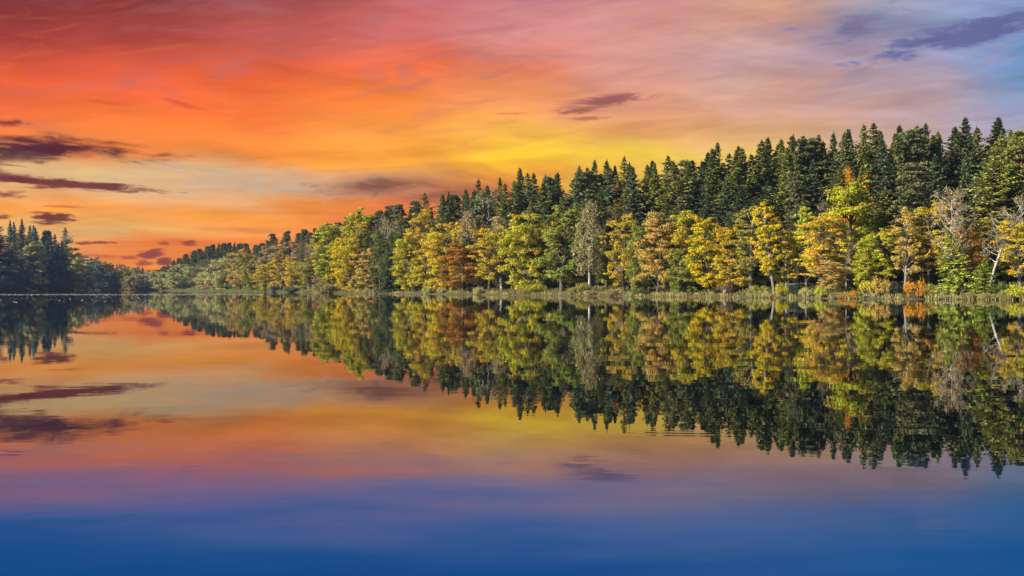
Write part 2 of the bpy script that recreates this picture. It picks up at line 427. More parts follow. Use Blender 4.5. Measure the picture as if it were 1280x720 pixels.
if HAZE > 0:
    mh, n = new_mat('haze_air')
    pv = n.new('ShaderNodeVolumePrincipled'); pv.inputs['Density'].default_value = HAZE
    pv.inputs['Color'].default_value = (0.45, 0.58, 0.85, 1); pv.inputs['Anisotropy'].default_value = 0.0
    o = n.new('ShaderNodeOutputMaterial'); n.nt.links.new(pv.outputs[0], o.inputs['Volume'])
    a, b_, c_, d_, z0, z1 = -1220, 1220, -420, 1420, -5.0, 54.0
    hv = [(a, c_, z0), (b_, c_, z0), (b_, d_, z0), (a, d_, z0), (a, c_, z1), (b_, c_, z1), (b_, d_, z1), (a, d_, z1)]
    hf = [0, 3, 2, 1, 4, 5, 6, 7, 0, 1, 5, 4, 1, 2, 6, 5, 2, 3, 7, 6, 3, 0, 4, 7]
    ho = link('haze', mesh_from('haze', hv, hf, [4] * 6, [mh])); ho['kind'] = 'stuff'; ho['label'] = 'thin blue autumn haze over the lake'

# ------------------------------------------------------------------ tree prototypes
class MB:
    """collects leaf quads and tubes"""
    def __init__(self): self.V = []; self.Fc = []; self.C = []; self.T = []; self.nv = 0
    def quads(self, cen, u, v, tint):
        k = len(cen)
        V = np.stack([cen - u, cen - v * 0.9 + u * 0.1, cen + u, cen + v], 1).reshape(-1, 3)
        self.V.append(V); self.Fc.append(np.arange(self.nv, self.nv + 4 * k)); self.C.append(np.full(k, 4))
        self.T.append(np.repeat(tint, 4, 0)); self.nv += 4 * k
    def tube(self, pts, rad, sides=5, tint=(0.5, 0.5, 0.5)):
        pts = np.asarray(pts, float); rad = np.asarray(rad, float); k = len(pts)
        d = np.gradient(pts, axis=0); d /= np.linalg.norm(d, axis=1)[:, None] + 1e-9
        ref = np.where(np.abs(d[:, 2:3]) > 0.9, np.array([[1.0, 0, 0]]), np.array([[0, 0, 1.0]]))
        a = np.cross(d, ref); a /= np.linalg.norm(a, axis=1)[:, None] + 1e-9
        b = np.cross(d, a)
        th = np.arange(sides) * 2 * math.pi / sides
        V = (pts[:, None] + rad[:, None, None] * (np.cos(th)[None, :, None] * a[:, None] + np.sin(th)[None, :, None] * b[:, None])).reshape(-1, 3)
        i = np.arange(k - 1)[:, None] * sides; j = np.arange(sides)[None]; jn = (j + 1) % sides
        f = np.stack([i + j, i + jn, i + sides + jn, i + sides + j], -1).reshape(-1, 4) + self.nv
        self.V.append(V); self.Fc.append(f.ravel()); self.C.append(np.full(len(f), 4))
        self.Fc.append(np.arange(sides) + self.nv + (k - 1) * sides); self.C.append(np.array([sides]))
        self.T.append(np.tile(np.array(tint, float), (len(V), 1))); self.nv += len(V)
    def mesh(self, name, mat, smooth=False):
        return mesh_from(name, np.concatenate(self.V), np.concatenate(self.Fc), np.concatenate(self.C), [mat], smooth, None, np.concatenate(self.T))


def unit(rng, k):
    v = rng.normal(size=(k, 3)); return v / np.linalg.norm(v, axis=1)[:, None]


def leaf_cluster(mb, rng, cen, r, flat, k, size, hue, spread=0.35):
    d = unit(rng, k)
    rr = r * np.clip(0.35 + 0.62 * rng.random(k) ** 0.6 + 0.20 * rng.normal(size=k), 0.1, 1.6)
    lop = 1 + 0.35 * rng.normal(size=3)
    p = cen + d * rr[:, None] * np.array([1, 1, flat]) * np.clip(lop, 0.6, 1.5)
    nrm = d + np.array([0, 0, 0.55]) + 0.75 * unit(rng, k)
    nrm /= np.linalg.norm(nrm, axis=1)[:, None]
    u = np.cross(nrm, unit(rng, k)); u /= np.linalg.norm(u, axis=1)[:, None] + 1e-9
    v = np.cross(nrm, u)
    s = size * (0.6 + 0.8 * rng.random(k))[:, None]
    tint = np.stack([np.clip(0.5 + 0.28 * rng.normal(size=k), 0, 1), np.clip(hue + 0.13 * rng.normal(size=k), 0, 1), np.zeros(k)], 1)
    mb.quads(p, u * s * 0.5, v * s * 0.34, tint)


def wobble_trunk(rng, H, amp, k=9, lean=(0, 0)):
    z = np.linspace(0, H, k); t = z / H
    x = lean[0] * t ** 1.3 + amp * np.cumsum(rng.normal(size=k)) * 0.35 * t; y = lean[1] * t ** 1.3 + amp * np.cumsum(rng.normal(size=k)) * 0.35 * t
    return np.stack([x, y, z - 0.25], 1)


PROTO = {}


def register(key, H, Wd, parts):
    """parts: list of (part name, mesh); nominal height and width of the prototype"""
    PROTO[key] = (H, Wd, parts)


def broadleaf(key, seed, H=14.0, R=3.6, low=0.12, shape='round', clumps=150, leaves=105, csize=1.0, leaf=0.235, flat=0.62, bark=None, droop=0.0, hue_top=0.0, stems=1):
    rng = np.random.default_rng(seed)
    tr = MB(); cr = MB()
    centres = []
    for sidx in range(stems):
        lean = (0, 0) if stems == 1 else tuple(rng.normal(size=2) * 0.9)
        P = wobble_trunk(rng, H * 0.9, 0.22, 9, lean)
        if stems > 1: P[:, 0] += rng.normal() * 0.5; P[:, 1] += rng.normal() * 0.5
        rb = (0.018 * H + 0.03) / (1 + 0.5 * (stems - 1))
        tr.tube(P, rb * (1 - np.linspace(0, 1, 9)) ** 0.8 + 0.025, 7)
        nl = int(24 / stems) + 4
        for i in range(nl):
            t = low + (0.97 - low) * ((i + rng.random() * 0.8) / nl)
            t0 = max(0.08, t - 0.10 - 0.10 * rng.random())
            q = np.clip((t - low) / (1 - low), 0, 1)
            if shape == 'round': env = math.sin(math.pi * (0.14 + 0.80 * q)) ** 0.7
            elif shape == 'tall': env = (math.sin(math.pi * (0.16 + 0.78 * q ** 0.85)) ** 0.8)
            elif shape == 'cone': env = (1 - q) ** 0.7 * 0.95 + 0.10
            elif shape == 'vase': env = 0.45 + 0.6 * math.sin(math.pi * (0.05 + 0.72 * q)) if q < 0.93 else 0.5
            else: env = 0.55 + 0.45 * rng.random()
            az = i * 2.4 + rng.normal() * 0.35 + sidx * 1.7
            L = R * env * (0.62 + 0.52 * rng.random())
            b0 = np.array([np.interp(t0 * H, P[:, 2], P[:, 0]), np.interp(t0 * H, P[:, 2], P[:, 1]), t0 * H])
            b1 = np.array([b0[0] + math.cos(az) * L, b0[1] + math.sin(az) * L, t * H - droop * L * 0.4])
            mid = (b0 + b1) / 2 + np.array([0, 0, 0.10 * L]) + rng.normal(size=3) * 0.15
            pts = np.array([b0, b0 * 0.5 + mid * 0.5 + rng.normal(size=3) * 0.05, mid, mid * 0.45 + b1 * 0.55, b1])
            tr.tube(pts, np.linspace(rb * 0.42, 0.018, 5), 5)
            centres.append((b1, 1.0)); centres.append((mid * 0.4 + b1 * 0.6 + rng.normal(size=3) * 0.35, 0.95))
            for s in range(3):
                off = rng.normal(size=3) * np.array([0.9, 0.9, 0.7]) * (0.5 + 0.35 * L)
                e = mid * (0.35 + 0.2 * s) + b1 * (0.65 - 0.2 * s) + off * 0.55
                rad_xy = math.hypot(e[0], e[1])
                if rad_xy > R * 1.1: e[:2] *= R * 1.05 / rad_xy
                tr.tube(np.array([mid, (mid + e) / 2 + rng.normal(size=3) * 0.1, e]), [0.045, 0.03, 0.012], 4)
                centres.append((e, 0.85))
    rng.shuffle(centres)
    while len(centres) < clumps:
        cc, _ = centres[rng.integers(len(centres))]
        centres.append((cc + rng.normal(size=3) * np.array([0.7, 0.7, 0.6]), 0.75))
    # branch ends at the very top keep the outline uneven
    for cc, s in centres[:clumps]:
        cc = np.array(cc); cc[2] = min(cc[2], H * 0.985 - 0.3)
        r = csize * s * (0.46 + 0.66 * rng.random() ** 1.3)
        hue = 0.5 + 0.27 * rng.normal() + hue_top * (cc[2] / H - 0.5)
        leaf_cluster(cr, rng, cc, r, flat * (0.8 + 0.4 * rng.random()), int(1.7 * leaves * (0.40 + r * r * 0.75)), leaf, hue)
    Wd = 2 * (R * 0.97 + csize * 0.35)
    register(key, H, Wd, [('trunk', tr.mesh(key + '_trunk', bark or M_BARK, True)), ('crown', cr.mesh(key + '_crown', M_LEAF))])


def birch(key, seed, H=16.0, R=2.2, lean=(0, 0), dens=1.0):
    rng = np.random.default_rng(seed)
    tr = MB(); cr = MB()
    P = wobble_trunk(rng, H * 0.97, 0.14, 11, lean)
    tr.tube(P, 0.21 * (1 - np.linspace(0, 1, 11)) ** 0.8 + 0.02, 7)
    for i in range(int(44 * dens)):
        t = 0.26 + 0.72 * (i + rng.random()) / (44 * dens)
        q = (t - 0.26) / 0.74
        L = R * (math.sin(math.pi * (0.22 + 0.72 * q)) ** 0.8) * (0.6 + 0.6 * rng.random())
        az = i * 2.4 + rng.normal() * 0.4
        b0 = np.array([np.interp(t * H, P[:, 2], P[:, 0]), np.interp(t * H, P[:, 2], P[:, 1]), t * H - 0.4])
        b1 = b0 + np.array([math.cos(az) * L * 0.75, math.sin(az) * L * 0.75, 0.65 * L])
        b2 = b0 + np.array([math.cos(az) * L, math.sin(az) * L, 0.10 * L])
        tr.tube(np.array([b0, (b0 + b1) / 2 + [0, 0, 0.1], b1, b2]), [0.05, 0.035, 0.022, 0.01], 4)
        for s in range(5):
            f = 0.35 + 0.65 * rng.random()
            base_p = b0 * (1 - f) + b1 * f if rng.random() < 0.5 else b1 * (1 - f) + b2 * f
            ln = 0.7 + 1.2 * rng.random()
            k = int(34 * (0.6 + 0.6 * rng.random()))
            tt = rng.random(k)
            p = base_p + np.stack([rng.normal(size=k) * 0.24, rng.normal(size=k) * 0.24, -tt * ln + 0.25 * rng.random(k)], 1)
            nrm = unit(rng, k); u = np.cross(nrm, unit(rng, k)); u /= np.linalg.norm(u, axis=1)[:, None] + 1e-9
            u = u * 0.6 + np.array([0, 0, -0.5]); v = np.cross(nrm, u)
            sz = 0.26 * (0.6 + 0.7 * rng.random(k))[:, None]
            hue = 0.5 + 0.15 * rng.normal()
            tint = np.stack([np.clip(0.5 + 0.25 * rng.normal(size=k), 0, 1), np.clip(hue + 0.12 * rng.normal(size=k), 0, 1), np.zeros(k)], 1)
            cr.quads(p, u * sz * 0.6, v * sz * 0.45, tint)
    register(key, H, 2 * R * 1.0, [('trunk', tr.mesh(key + '_trunk', M_BIRCH, True)), ('crown', cr.mesh(key + '_crown', M_LEAF))])


def conifer(key, seed, H=26.0, R=3.1, low=0.04, power=0.8, dens=1.0, pend=0.5, up=0.0, rag=0.25, width=0.17, step=0.46, top_open=0.0, twig=1.0, bark=None):
    rng = np.random.default_rng(seed)
    tr = MB(); cr = MB()
    P = wobble_trunk(rng, H, 0.06, 9)
    tr.tube(P, 0.33 * (H / 26) * (1 - np.linspace(0, 1, 9)) ** 0.9 + 0.012, 7)
    z = low * H; wi = 0
    cen, U, Vv, tints = [], [], [], []
    side_bias = rng.random(8) * 0.35 + 0.8
    while z < H * 0.992:
        q = (z / H - low) / (1 - low)
        env = (1 - q) ** power
        if q < 0.12: env *= 0.75 + 2.1 * q
        if q > 0.62: env *= 1 - 0.75 * (q - 0.62)
        if q > 0.86: env *= 1 - 3.6 * (q - 0.86)
        nb = int(4 + 4 * (1 - q) + rng.integers(0, 2)) if q < 0.93 else 4
        wh = 1 + rng.normal() * 0.15
        for j in range(nb):
            if q < 0.9 and rng.random() < 0.13: continue
            az = wi * 1.1 + j * 2 * math.pi / nb + rng.normal() * 0.3
            L = max(0.10, R * env * wh * (1 - rag + 2 * rag * rng.random()) * side_bias[int((az % (2 * math.pi)) / (2 * math.pi) * 7.99)])
            el0 = math.radians(-22 + 60 * q ** 1.4 + up + rng.normal() * 7)
            zb = z + step * 0.9 * (rng.random() - 0.5) * (1 - q)
            dirh = np.array([math.cos(az), math.sin(az), 0])
            kk = max(3, int(L / 0.30 * dens) + 1)
            t = (np.arange(kk) + rng.random(kk) * 0.7 + 0.3) / kk
            sag = -0.22 * L * (1 - q) * t ** 1.5 + 0.20 * L * t ** 3 * (1 - q)
            px = dirh[None] * (L * t * math.cos(el0))[:, None]; pz = zb + L * t * math.sin(el0) + sag
            axis_p = px + np.array([np.interp(z, P[:, 2], P[:, 0]), np.interp(z, P[:, 2], P[:, 1]), 0]); axis_p[:, 2] = pz
            if L > 0.9:
                tr.tube(np.array([[axis_p[0, 0] * 0.1, axis_p[0, 1] * 0.1, z], axis_p[len(axis_p) // 2], axis_p[-1]]), [0.04, 0.025, 0.008], 3)
            perp = np.array([-dirh[1], dirh[0], 0])
            hueb = 0.5 + 0.14 * rng.normal(); valb = 0.5 + 0.16 * rng.normal()
            for sgn in (-1, 1, 0, 2):
                ln = (0.28 + 0.42 * L / R) * (0.7 + 0.6 * rng.random(kk)) * (1.15 - 0.55 * t) * twig
                ln = np.minimum(ln, 0.75 * L + 0.10)
                if sgn == 0:      # along the branch
                    dvec = dirh[None] * 1.0 + np.array([0, 0, -0.15]) + 0.22 * rng.normal(size=(kk, 3))
                elif sgn == 2:    # hanging sprays
                    dvec = np.array([0, 0, -1.0]) * pend + 0.3 * dirh[None] + 0.32 * rng.normal(size=(kk, 3)); ln = ln * (0.5 + pend)
                else:
                    dvec = perp[None] * sgn * 0.85 + dirh[None] * 0.55 + np.array([0, 0, -0.25 - 0.25 * pend]) + 0.22 * rng.normal(size=(kk, 3))
                dvec = dvec / np.linalg.norm(dvec, axis=1)[:, None]
                nrm = np.array([0, 0, 1.0]) + 0.6 * rng.normal(size=(kk, 3))
                w = np.cross(dvec, nrm); w /= np.linalg.norm(w, axis=1)[:, None] + 1e-9
                cen.append(axis_p + dvec * (ln * 0.5)[:, None]); U.append(dvec * (ln * 0.62)[:, None])
                Vv.append(w * (width * (0.7 + 0.6 * rng.random(kk)) * (0.6 + 0.4 * ln))[:, None])
                tints.append(np.stack([np.clip(valb + 0.2 * rng.normal(size=kk), 0, 1), np.clip(hueb + 0.1 * rng.normal(size=kk), 0, 1), np.zeros(kk)], 1))
        z += step * (0.8 + 0.4 * rng.random()) * (0.65 + 0.35 * (1 - q)); wi += 1
    lz = H * (0.965 + 0.030 * rng.random(16)); la = rng.random(16) * 6.283
    cen.append(np.stack([np.cos(la) * 0.03, np.sin(la) * 0.03, lz], 1)); U.append(np.tile([0, 0, 0.45], (16, 1))); Vv.append(np.stack([np.cos(la), np.sin(la), np.zeros(16)], 1) * 0.07)
    tints.append(np.tile([0.5, 0.5, 0.0], (16, 1)))
    cr.quads(np.concatenate(cen), np.concatenate(U), np.concatenate(Vv), np.concatenate(tints))
    register(key, H, 2 * R * 0.95, [('trunk', tr.mesh(key + '_trunk', bark or M_BARK, True)), ('crown', cr.mesh(key + '_crown', M_NEEDLE))])


def pine(key, seed, H=22.0, R=3.4, low=0.42, pads=95):
    rng = np.random.default_rng(seed)
    tr = MB(); cr = MB()
    P = wobble_trunk(rng, H * 0.95, 0.22, 9)
    tr.tube(P, 0.30 * (1 - np.linspace(0, 1, 9)) ** 0.7 + 0.03, 7)
    for i in range(pads):
        t = low + (0.98 - low) * ((i + rng.random()) / pads)
        q = (t - low) / (1 - low)
        L = R * (0.18 + 0.85 * (1 - q) ** 0.75) * min(1.0, 0.55 + 2.2 * q) * (0.35 + 0.65 * rng.random())
        az = i * 2.4 + rng.normal() * 0.5
        b0 = np.array([np.interp(t * H, P[:, 2], P[:, 0]), np.interp(t * H, P[:, 2], P[:, 1]), t * H - 0.5])
        b1 = b0 + np.array([math.cos(az) * L, math.sin(az) * L, 0.25 * L + 0.3])
        tr.tube(np.array([b0, (b0 + b1) / 2 + [0, 0, -0.1], b1]), [0.07, 0.05, 0.02], 4)
        r = 0.50 + 0.50 * rng.random()
        k = int(125 * r)
        d = unit(rng, k); d[:, 2] = np.abs(d[:, 2]) * 0.9 - 0.2
        p = b1 + d * (r * (0.5 + 0.5 * rng.random(k)))[:, None] * np.array([1.1, 1.1, 0.55])
        dv = d + np.array([0, 0, 0.5]) + 0.5 * rng.normal(size=(k, 3)); dv /= np.linalg.norm(dv, axis=1)[:, None]
        w = np.cross(dv, unit(rng, k)); w /= np.linalg.norm(w, axis=1)[:, None] + 1e-9
        hue = 0.5 + 0.12 * rng.normal(); va = 0.5 + 0.12 * rng.normal()
        tint = np.stack([np.clip(va + 0.2 * rng.normal(size=k), 0, 1), np.clip(hue + 0.1 * rng.normal(size=k), 0, 1), np.zeros(k)], 1)
        cr.quads(p, dv * (0.20 + 0.16 * rng.random(k))[:, None], w * (0.10 + 0.05 * rng.random(k))[:, None], tint)
    register(key, H, 2 * R * 1.1, [('trunk', tr.mesh(key + '_trunk', M_PINE, True)), ('crown', cr.mesh(key + '_crown', M_NEEDLE))])


def bare(key, seed, H=16.0, R=3.2, lean=(0, 0), low=0.3, twigs=34, leaves=0, bark=None, fine=1.0):
    """a tree that has shed its leaves: trunk, limbs, and a haze of fine twigs"""
    rng = np.random.default_rng(seed)
    tr = MB(); tw = MB()
    P = wobble_trunk(rng, H * 0.95, 0.25, 11, lean)
    tr.tube(P, 0.20 * (H / 16) * (1 - np.linspace(0, 1, 11)) ** 0.75 + 0.02, 7)
    segs = []
    nl = 30
    for i in range(nl):
        t = low + (0.96 - low) * (i + rng.random()) / nl
        q = (t - low) / (1 - low)
        L = R * (math.sin(math.pi * (0.22 + 0.7 * q)) ** 0.8) * (0.6 + 0.55 * rng.random())
        az = i * 2.4 + rng.normal() * 0.4
        b0 = np.array([np.interp(t * H * 0.95, P[:, 2], P[:, 0]), np.interp(t * H * 0.95, P[:, 2], P[:, 1]), t * H * 0.93 - 0.5])
        upk = 0.55 + 0.5 * rng.random()
        b1 = b0 + np.array([math.cos(az), math.sin(az), upk]) * L
        mid = (b0 + b1) / 2 + np.array([math.cos(az), math.sin(az), -0.2]) * L * 0.12 + rng.normal(size=3) * 0.12
        tr.tube(np.array([b0, mid, b1]), [0.065, 0.045, 0.014], 5)
        for s in range(5):
            f = 0.3 + 0.7 * rng.random()
            a = b0 * (1 - f) ** 2 + 2 * mid * f * (1 - f) + b1 * f * f
            dv = np.array([math.cos(az), math.sin(az), 0.8]) + rng.normal(size=3) * 0.75; dv /= np.linalg.norm(dv)
            e = a + dv * L * (0.25 + 0.3 * rng.random())
            tr.tube(np.array([a, (a + e) / 2 + rng.normal(size=3) * 0.06, e]), [0.028, 0.02, 0.008], 4)
            segs.append((a, e, dv))
    for a, e, dv in segs:
        k = int(twigs * (0.7 + 0.6 * rng.random()))
        f = rng.random(k)[:, None]
        p = a * (1 - f) + e * f + rng.normal(size=(k, 3)) * 0.05
        d = dv[None] * 0.8 + rng.normal(size=(k, 3)) * 0.65 + np.array([0, 0, 0.15]); d /= np.linalg.norm(d, axis=1)[:, None]
        ln = (0.35 + 0.6 * rng.random(k)) * fine
        w = np.cross(d, unit(rng, k)); w /= np.linalg.norm(w, axis=1)[:, None] + 1e-9
        tint = np.stack([np.clip(0.5 + 0.25 * rng.normal(size=k), 0, 1), np.clip(0.5 + 0.15 * rng.normal(size=k), 0, 1), np.zeros(k)], 1)
        tw.quads(p + d * (ln * 0.5)[:, None], d * (ln * 0.5)[:, None], w * 0.026, tint)
        if leaves:
            k = leaves
            f = rng.random(k)[:, None]; p = a * (1 - f) + e * f + rng.normal(size=(k, 3)) * 0.35
            nrm = unit(rng, k); u = np.cross(nrm, unit(rng, k)); v = np.cross(nrm, u)
            tint = np.stack([np.clip(0.55 + 0.25 * rng.normal(size=k), 0, 1), np.clip(0.55 + 0.2 * rng.normal(size=k), 0, 1), np.zeros(k)], 1)
            tw.quads(p, u * 0.14, v * 0.1, tint)
    register(key, H, 2 * R * 1.12, [('trunk', tr.mesh(key + '_trunk', bark or M_GREY, True)), ('crown', tw.mesh(key + '_crown', M_TWIG))])


def shrub(key, seed, H=3.0, R=2.2, clumps=34, leaves=70, leaf=0.24, twiggy=False):
    rng = np.random.default_rng(seed)
    st = MB(); cr = MB()
    for i in range(clumps):
        az = rng.random() * 6.283; r = R * math.sqrt(rng.random()) * 0.9
        h = H * (0.25 + 0.7 * rng.random() * math.sqrt(max(0.05, 1 - (r / R) ** 2)))
        cc = np.array([math.cos(az) * r, math.sin(az) * r, h])
        if i % 2 == 0: st.tube(np.array([[cc[0] * 0.25, cc[1] * 0.25, -0.1], [cc[0] * 0.6, cc[1] * 0.6, h * 0.5], cc]), [0.04, 0.03, 0.012], 4)
        if twiggy:
            k = leaves
            d = np.array([math.cos(az) * r / R * 0.8, math.sin(az) * r / R * 0.8, 0.9]) + rng.normal(size=(k, 3)) * 0.35
            d /= np.linalg.norm(d, axis=1)[:, None]; ln = 0.4 + 0.7 * rng.random(k)
            p = cc * np.array([1, 1, 0.75]) + rng.normal(size=(k, 3)) * 0.3
            w = np.cross(d, unit(rng, k)); w /= np.linalg.norm(w, axis=1)[:, None] + 1e-9
            tint = np.stack([np.clip(0.5 + 0.25 * rng.normal(size=k), 0, 1), np.clip(0.5 + 0.15 * rng.normal(size=k), 0, 1), np.zeros(k)], 1)
            cr.quads(p, d * (ln * 0.5)[:, None], w * 0.05, tint)
        else:
            leaf_cluster(cr, rng, cc, 0.55 + 0.4 * rng.random(), 0.7, leaves, leaf, 0.5 + 0.18 * rng.normal())
    register(key, H * 1.1, 2 * R * 1.08, [('stems', st.mesh(key + '_stems', M_BARK)), ('foliage', cr.mesh(key + '_foliage', M_LEAF))])


broadleaf('round_a', 11, 14, 3.7, 0.10, 'round')
broadleaf('round_b', 12, 13, 3.9, 0.08, 'round', clumps=170, csize=0.95)
broadleaf('round_c', 13, 14, 3.5, 0.13, 'tall', clumps=165, csize=0.9, flat=0.5)
broadleaf('tall_a', 14, 16, 3.0, 0.16, 'tall', clumps=150, csize=0.9)
broadleaf('tall_b', 15, 16, 2.8, 0.10, 'tall', clumps=165, csize=0.88)
broadleaf('tier_a', 16, 14, 3.5, 0.20, 'tall', clumps=150, csize=1.05, flat=0.42)
broadleaf('tier_b', 17, 13, 3.7, 0.28, 'vase', clumps=130, csize=1.0, flat=0.45)
broadleaf('high_a', 18, 15, 3.3, 0.30, 'round', clumps=120, csize=0.9, flat=0.5, bark=M_GREY)
broadleaf('high_b', 19, 15, 3.1, 0.28, 'tall', clumps=115, csize=0.88, flat=0.5, bark=M_GREY)
broadleaf('airy_a', 20, 15, 3.4, 0.30, 'round', clumps=100, leaves=62, csize=0.85, leaf=0.30, bark=M_GREY)
broadleaf('airy_b', 21, 15, 2.8, 0.22, 'tall', clumps=105, leaves=60, csize=0.85, leaf=0.28, bark=M_GREY)
broadleaf('willow_a', 22, 10, 4.3, 0.06, 'round', clumps=120, leaves=110, csize=0.95, leaf=0.28, flat=0.8, stems=3, droop=0.3)
broadleaf('willow_b', 23, 9, 4.0, 0.05, 'vase', clumps=110, leaves=110, csize=0.95, leaf=0.28, flat=0.8, stems=3)
birch('birch_a', 31, 16, 2.3)
birch('birch_b', 32, 16, 2.0, (0.8, 0.3))
conifer('spruce_a', 41, 26, 4.0, power=0.66, width=0.2, rag=0.34)
conifer('spruce_b', 42, 26, 3.8, power=0.72, width=0.2, pend=0.8, rag=0.38)
conifer('spruce_c', 43, 26, 3.4, power=0.62, width=0.2, pend=0.5, rag=0.4)
conifer('spruce_d', 44, 26, 4.3, power=0.66, width=0.2, pend=1.0, dens=0.9, rag=0.40, step=0.55)
conifer('spruce_e', 45, 25, 3.4, low=0.18, power=0.58, width=0.2, pend=0.4, rag=0.5, step=0.6)
conifer('larch_a', 46, 24, 3.6, low=0.10, power=0.6, pend=0.35, rag=0.4, dens=0.75, width=0.13, step=0.66, up=8)
conifer('small_fir', 47, 9, 2.3, low=0.02, power=0.75, pend=0.15, rag=0.3, width=0.12, step=0.36, twig=0.7)
pine('pine_a', 51, 22, 3.6, 0.30); pine('pine_b', 52, 22, 3.2, 0.25, 100); pine('pine_c', 53, 21, 3.9, 0.34, 95)
bare('bare_a', 61, 16, 3.3, twigs=26)
bare('bare_b', 62, 15, 2.7, low=0.22, twigs=40)
bare('bare_lean', 63, 17, 2.6, lean=(5.2, 0.5), low=0.34, twigs=12, bark=M_BIRCH)
bare('bare_tan', 64, 16, 3.4, low=0.3, twigs=13, leaves=10, bark=M_BIRCH)
shrub('shrub_a', 71); shrub('shrub_b', 72, 2.6, 2.6); shrub('shrub_twig', 73, 3.0, 2.5, 46, 90, twiggy=True)

# ------------------------------------------------------------------ colours of living things (base colour)
CLR = dict(
    bright=(0.62, 0.46, 0.020), yellow=(0.53, 0.395, 0.035), gold=(0.60, 0.445, 0.038), orange=(0.55, 0.26, 0.030), rust=(0.40, 0.205, 0.030),
    tan=(0.40, 0.30, 0.135), tanorange=(0.54, 0.375, 0.090), lime=(0.46, 0.47, 0.035), leafgreen=(0.27, 0.29, 0.050), green=(0.13, 0.16, 0.040), olive=(0.34, 0.31, 0.060),
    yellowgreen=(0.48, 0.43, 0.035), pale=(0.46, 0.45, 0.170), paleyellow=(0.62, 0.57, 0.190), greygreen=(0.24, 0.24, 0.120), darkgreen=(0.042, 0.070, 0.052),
    pink=(0.42, 0.25, 0.16), mauve=(0.26, 0.19, 0.105), twig=(0.30, 0.225, 0.115), brown=(0.22, 0.15, 0.085),
    spruce=(0.155, 0.172, 0.048), spruceblue=(0.112, 0.140, 0.068), sprucelight=(0.225, 0.230, 0.050), pine=(0.170, 0.178, 0.075), larch=(0.33, 0.34, 0.060), fir=(0.34, 0.40, 0.050),
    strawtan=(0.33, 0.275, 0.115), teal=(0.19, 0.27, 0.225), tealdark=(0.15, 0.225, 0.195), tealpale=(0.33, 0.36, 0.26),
    reed=(0.33, 0.29, 0.10))

RNG = random.Random(5)
PXS = [185, 200, 260, 320, 400, 480, 640, 800, 900, 1040, 1280, 1480, 1640, 1960, 2200]
DEP = [845, 780, 600, 490, 394, 328, 262, 220, 200, 179, 157, 142, 131, 105, 88]
LPX = [-80, 1, 81, 106, 155, 200]
LDE = [540, 592, 692, 742, 805, 858]


def depth(px, side='R'):
    return float(np.interp(px, PXS, DEP)) if side == 'R' else float(np.interp(px, LPX, LDE))


FIRST = {}


def plant(key, name, px, top, width, color, off, label, category, group=None, side='R', rot=None, sink=0.15, base_py=None):
    """a tree or shrub: foot on the ground at bearing px, OFF metres behind the shore, tall enough to reach TOP"""
    Yd = depth(px, side) + off
    X = (px - 640) / F * Yd
    g = gz(X, Yd)
    H, Wd, parts = PROTO[key]
    hh = CAM_Z + (360 - top) / F * Yd - g
    ww = width / F * Yd
    root = bpy.data.objects.new(name, None); COL.objects.link(root)
    root.empty_display_size = 0.5
    root.location = (X, Yd, g - sink)
    lean = 0.035 if key[:3] in ('spr', 'pin', 'lar') else 0.05
    root.rotation_euler = (RNG.gauss(0, lean), RNG.gauss(0, lean), RNG.random() * 6.283) if rot is None else (0, 0, rot)
    sz = (hh + sink) / H
    sx = ww / Wd
    root.scale = (sx, sx, sz)
    root['label'] = label; root['category'] = category
    if group: root['group'] = group
    for pn, me in parts:
        k = (key, pn)
        if k not in FIRST:
            o = bpy.data.objects.new(pn, me); FIRST[k] = o
        else:
            o = FIRST[k].copy()
        COL.objects.link(o); o.parent = root
        jit = 1 + 0.10 * (RNG.random() - 0.5)
        o.color = (*(min(1, v * jit) for v in CLR[color]), 1)
    return root


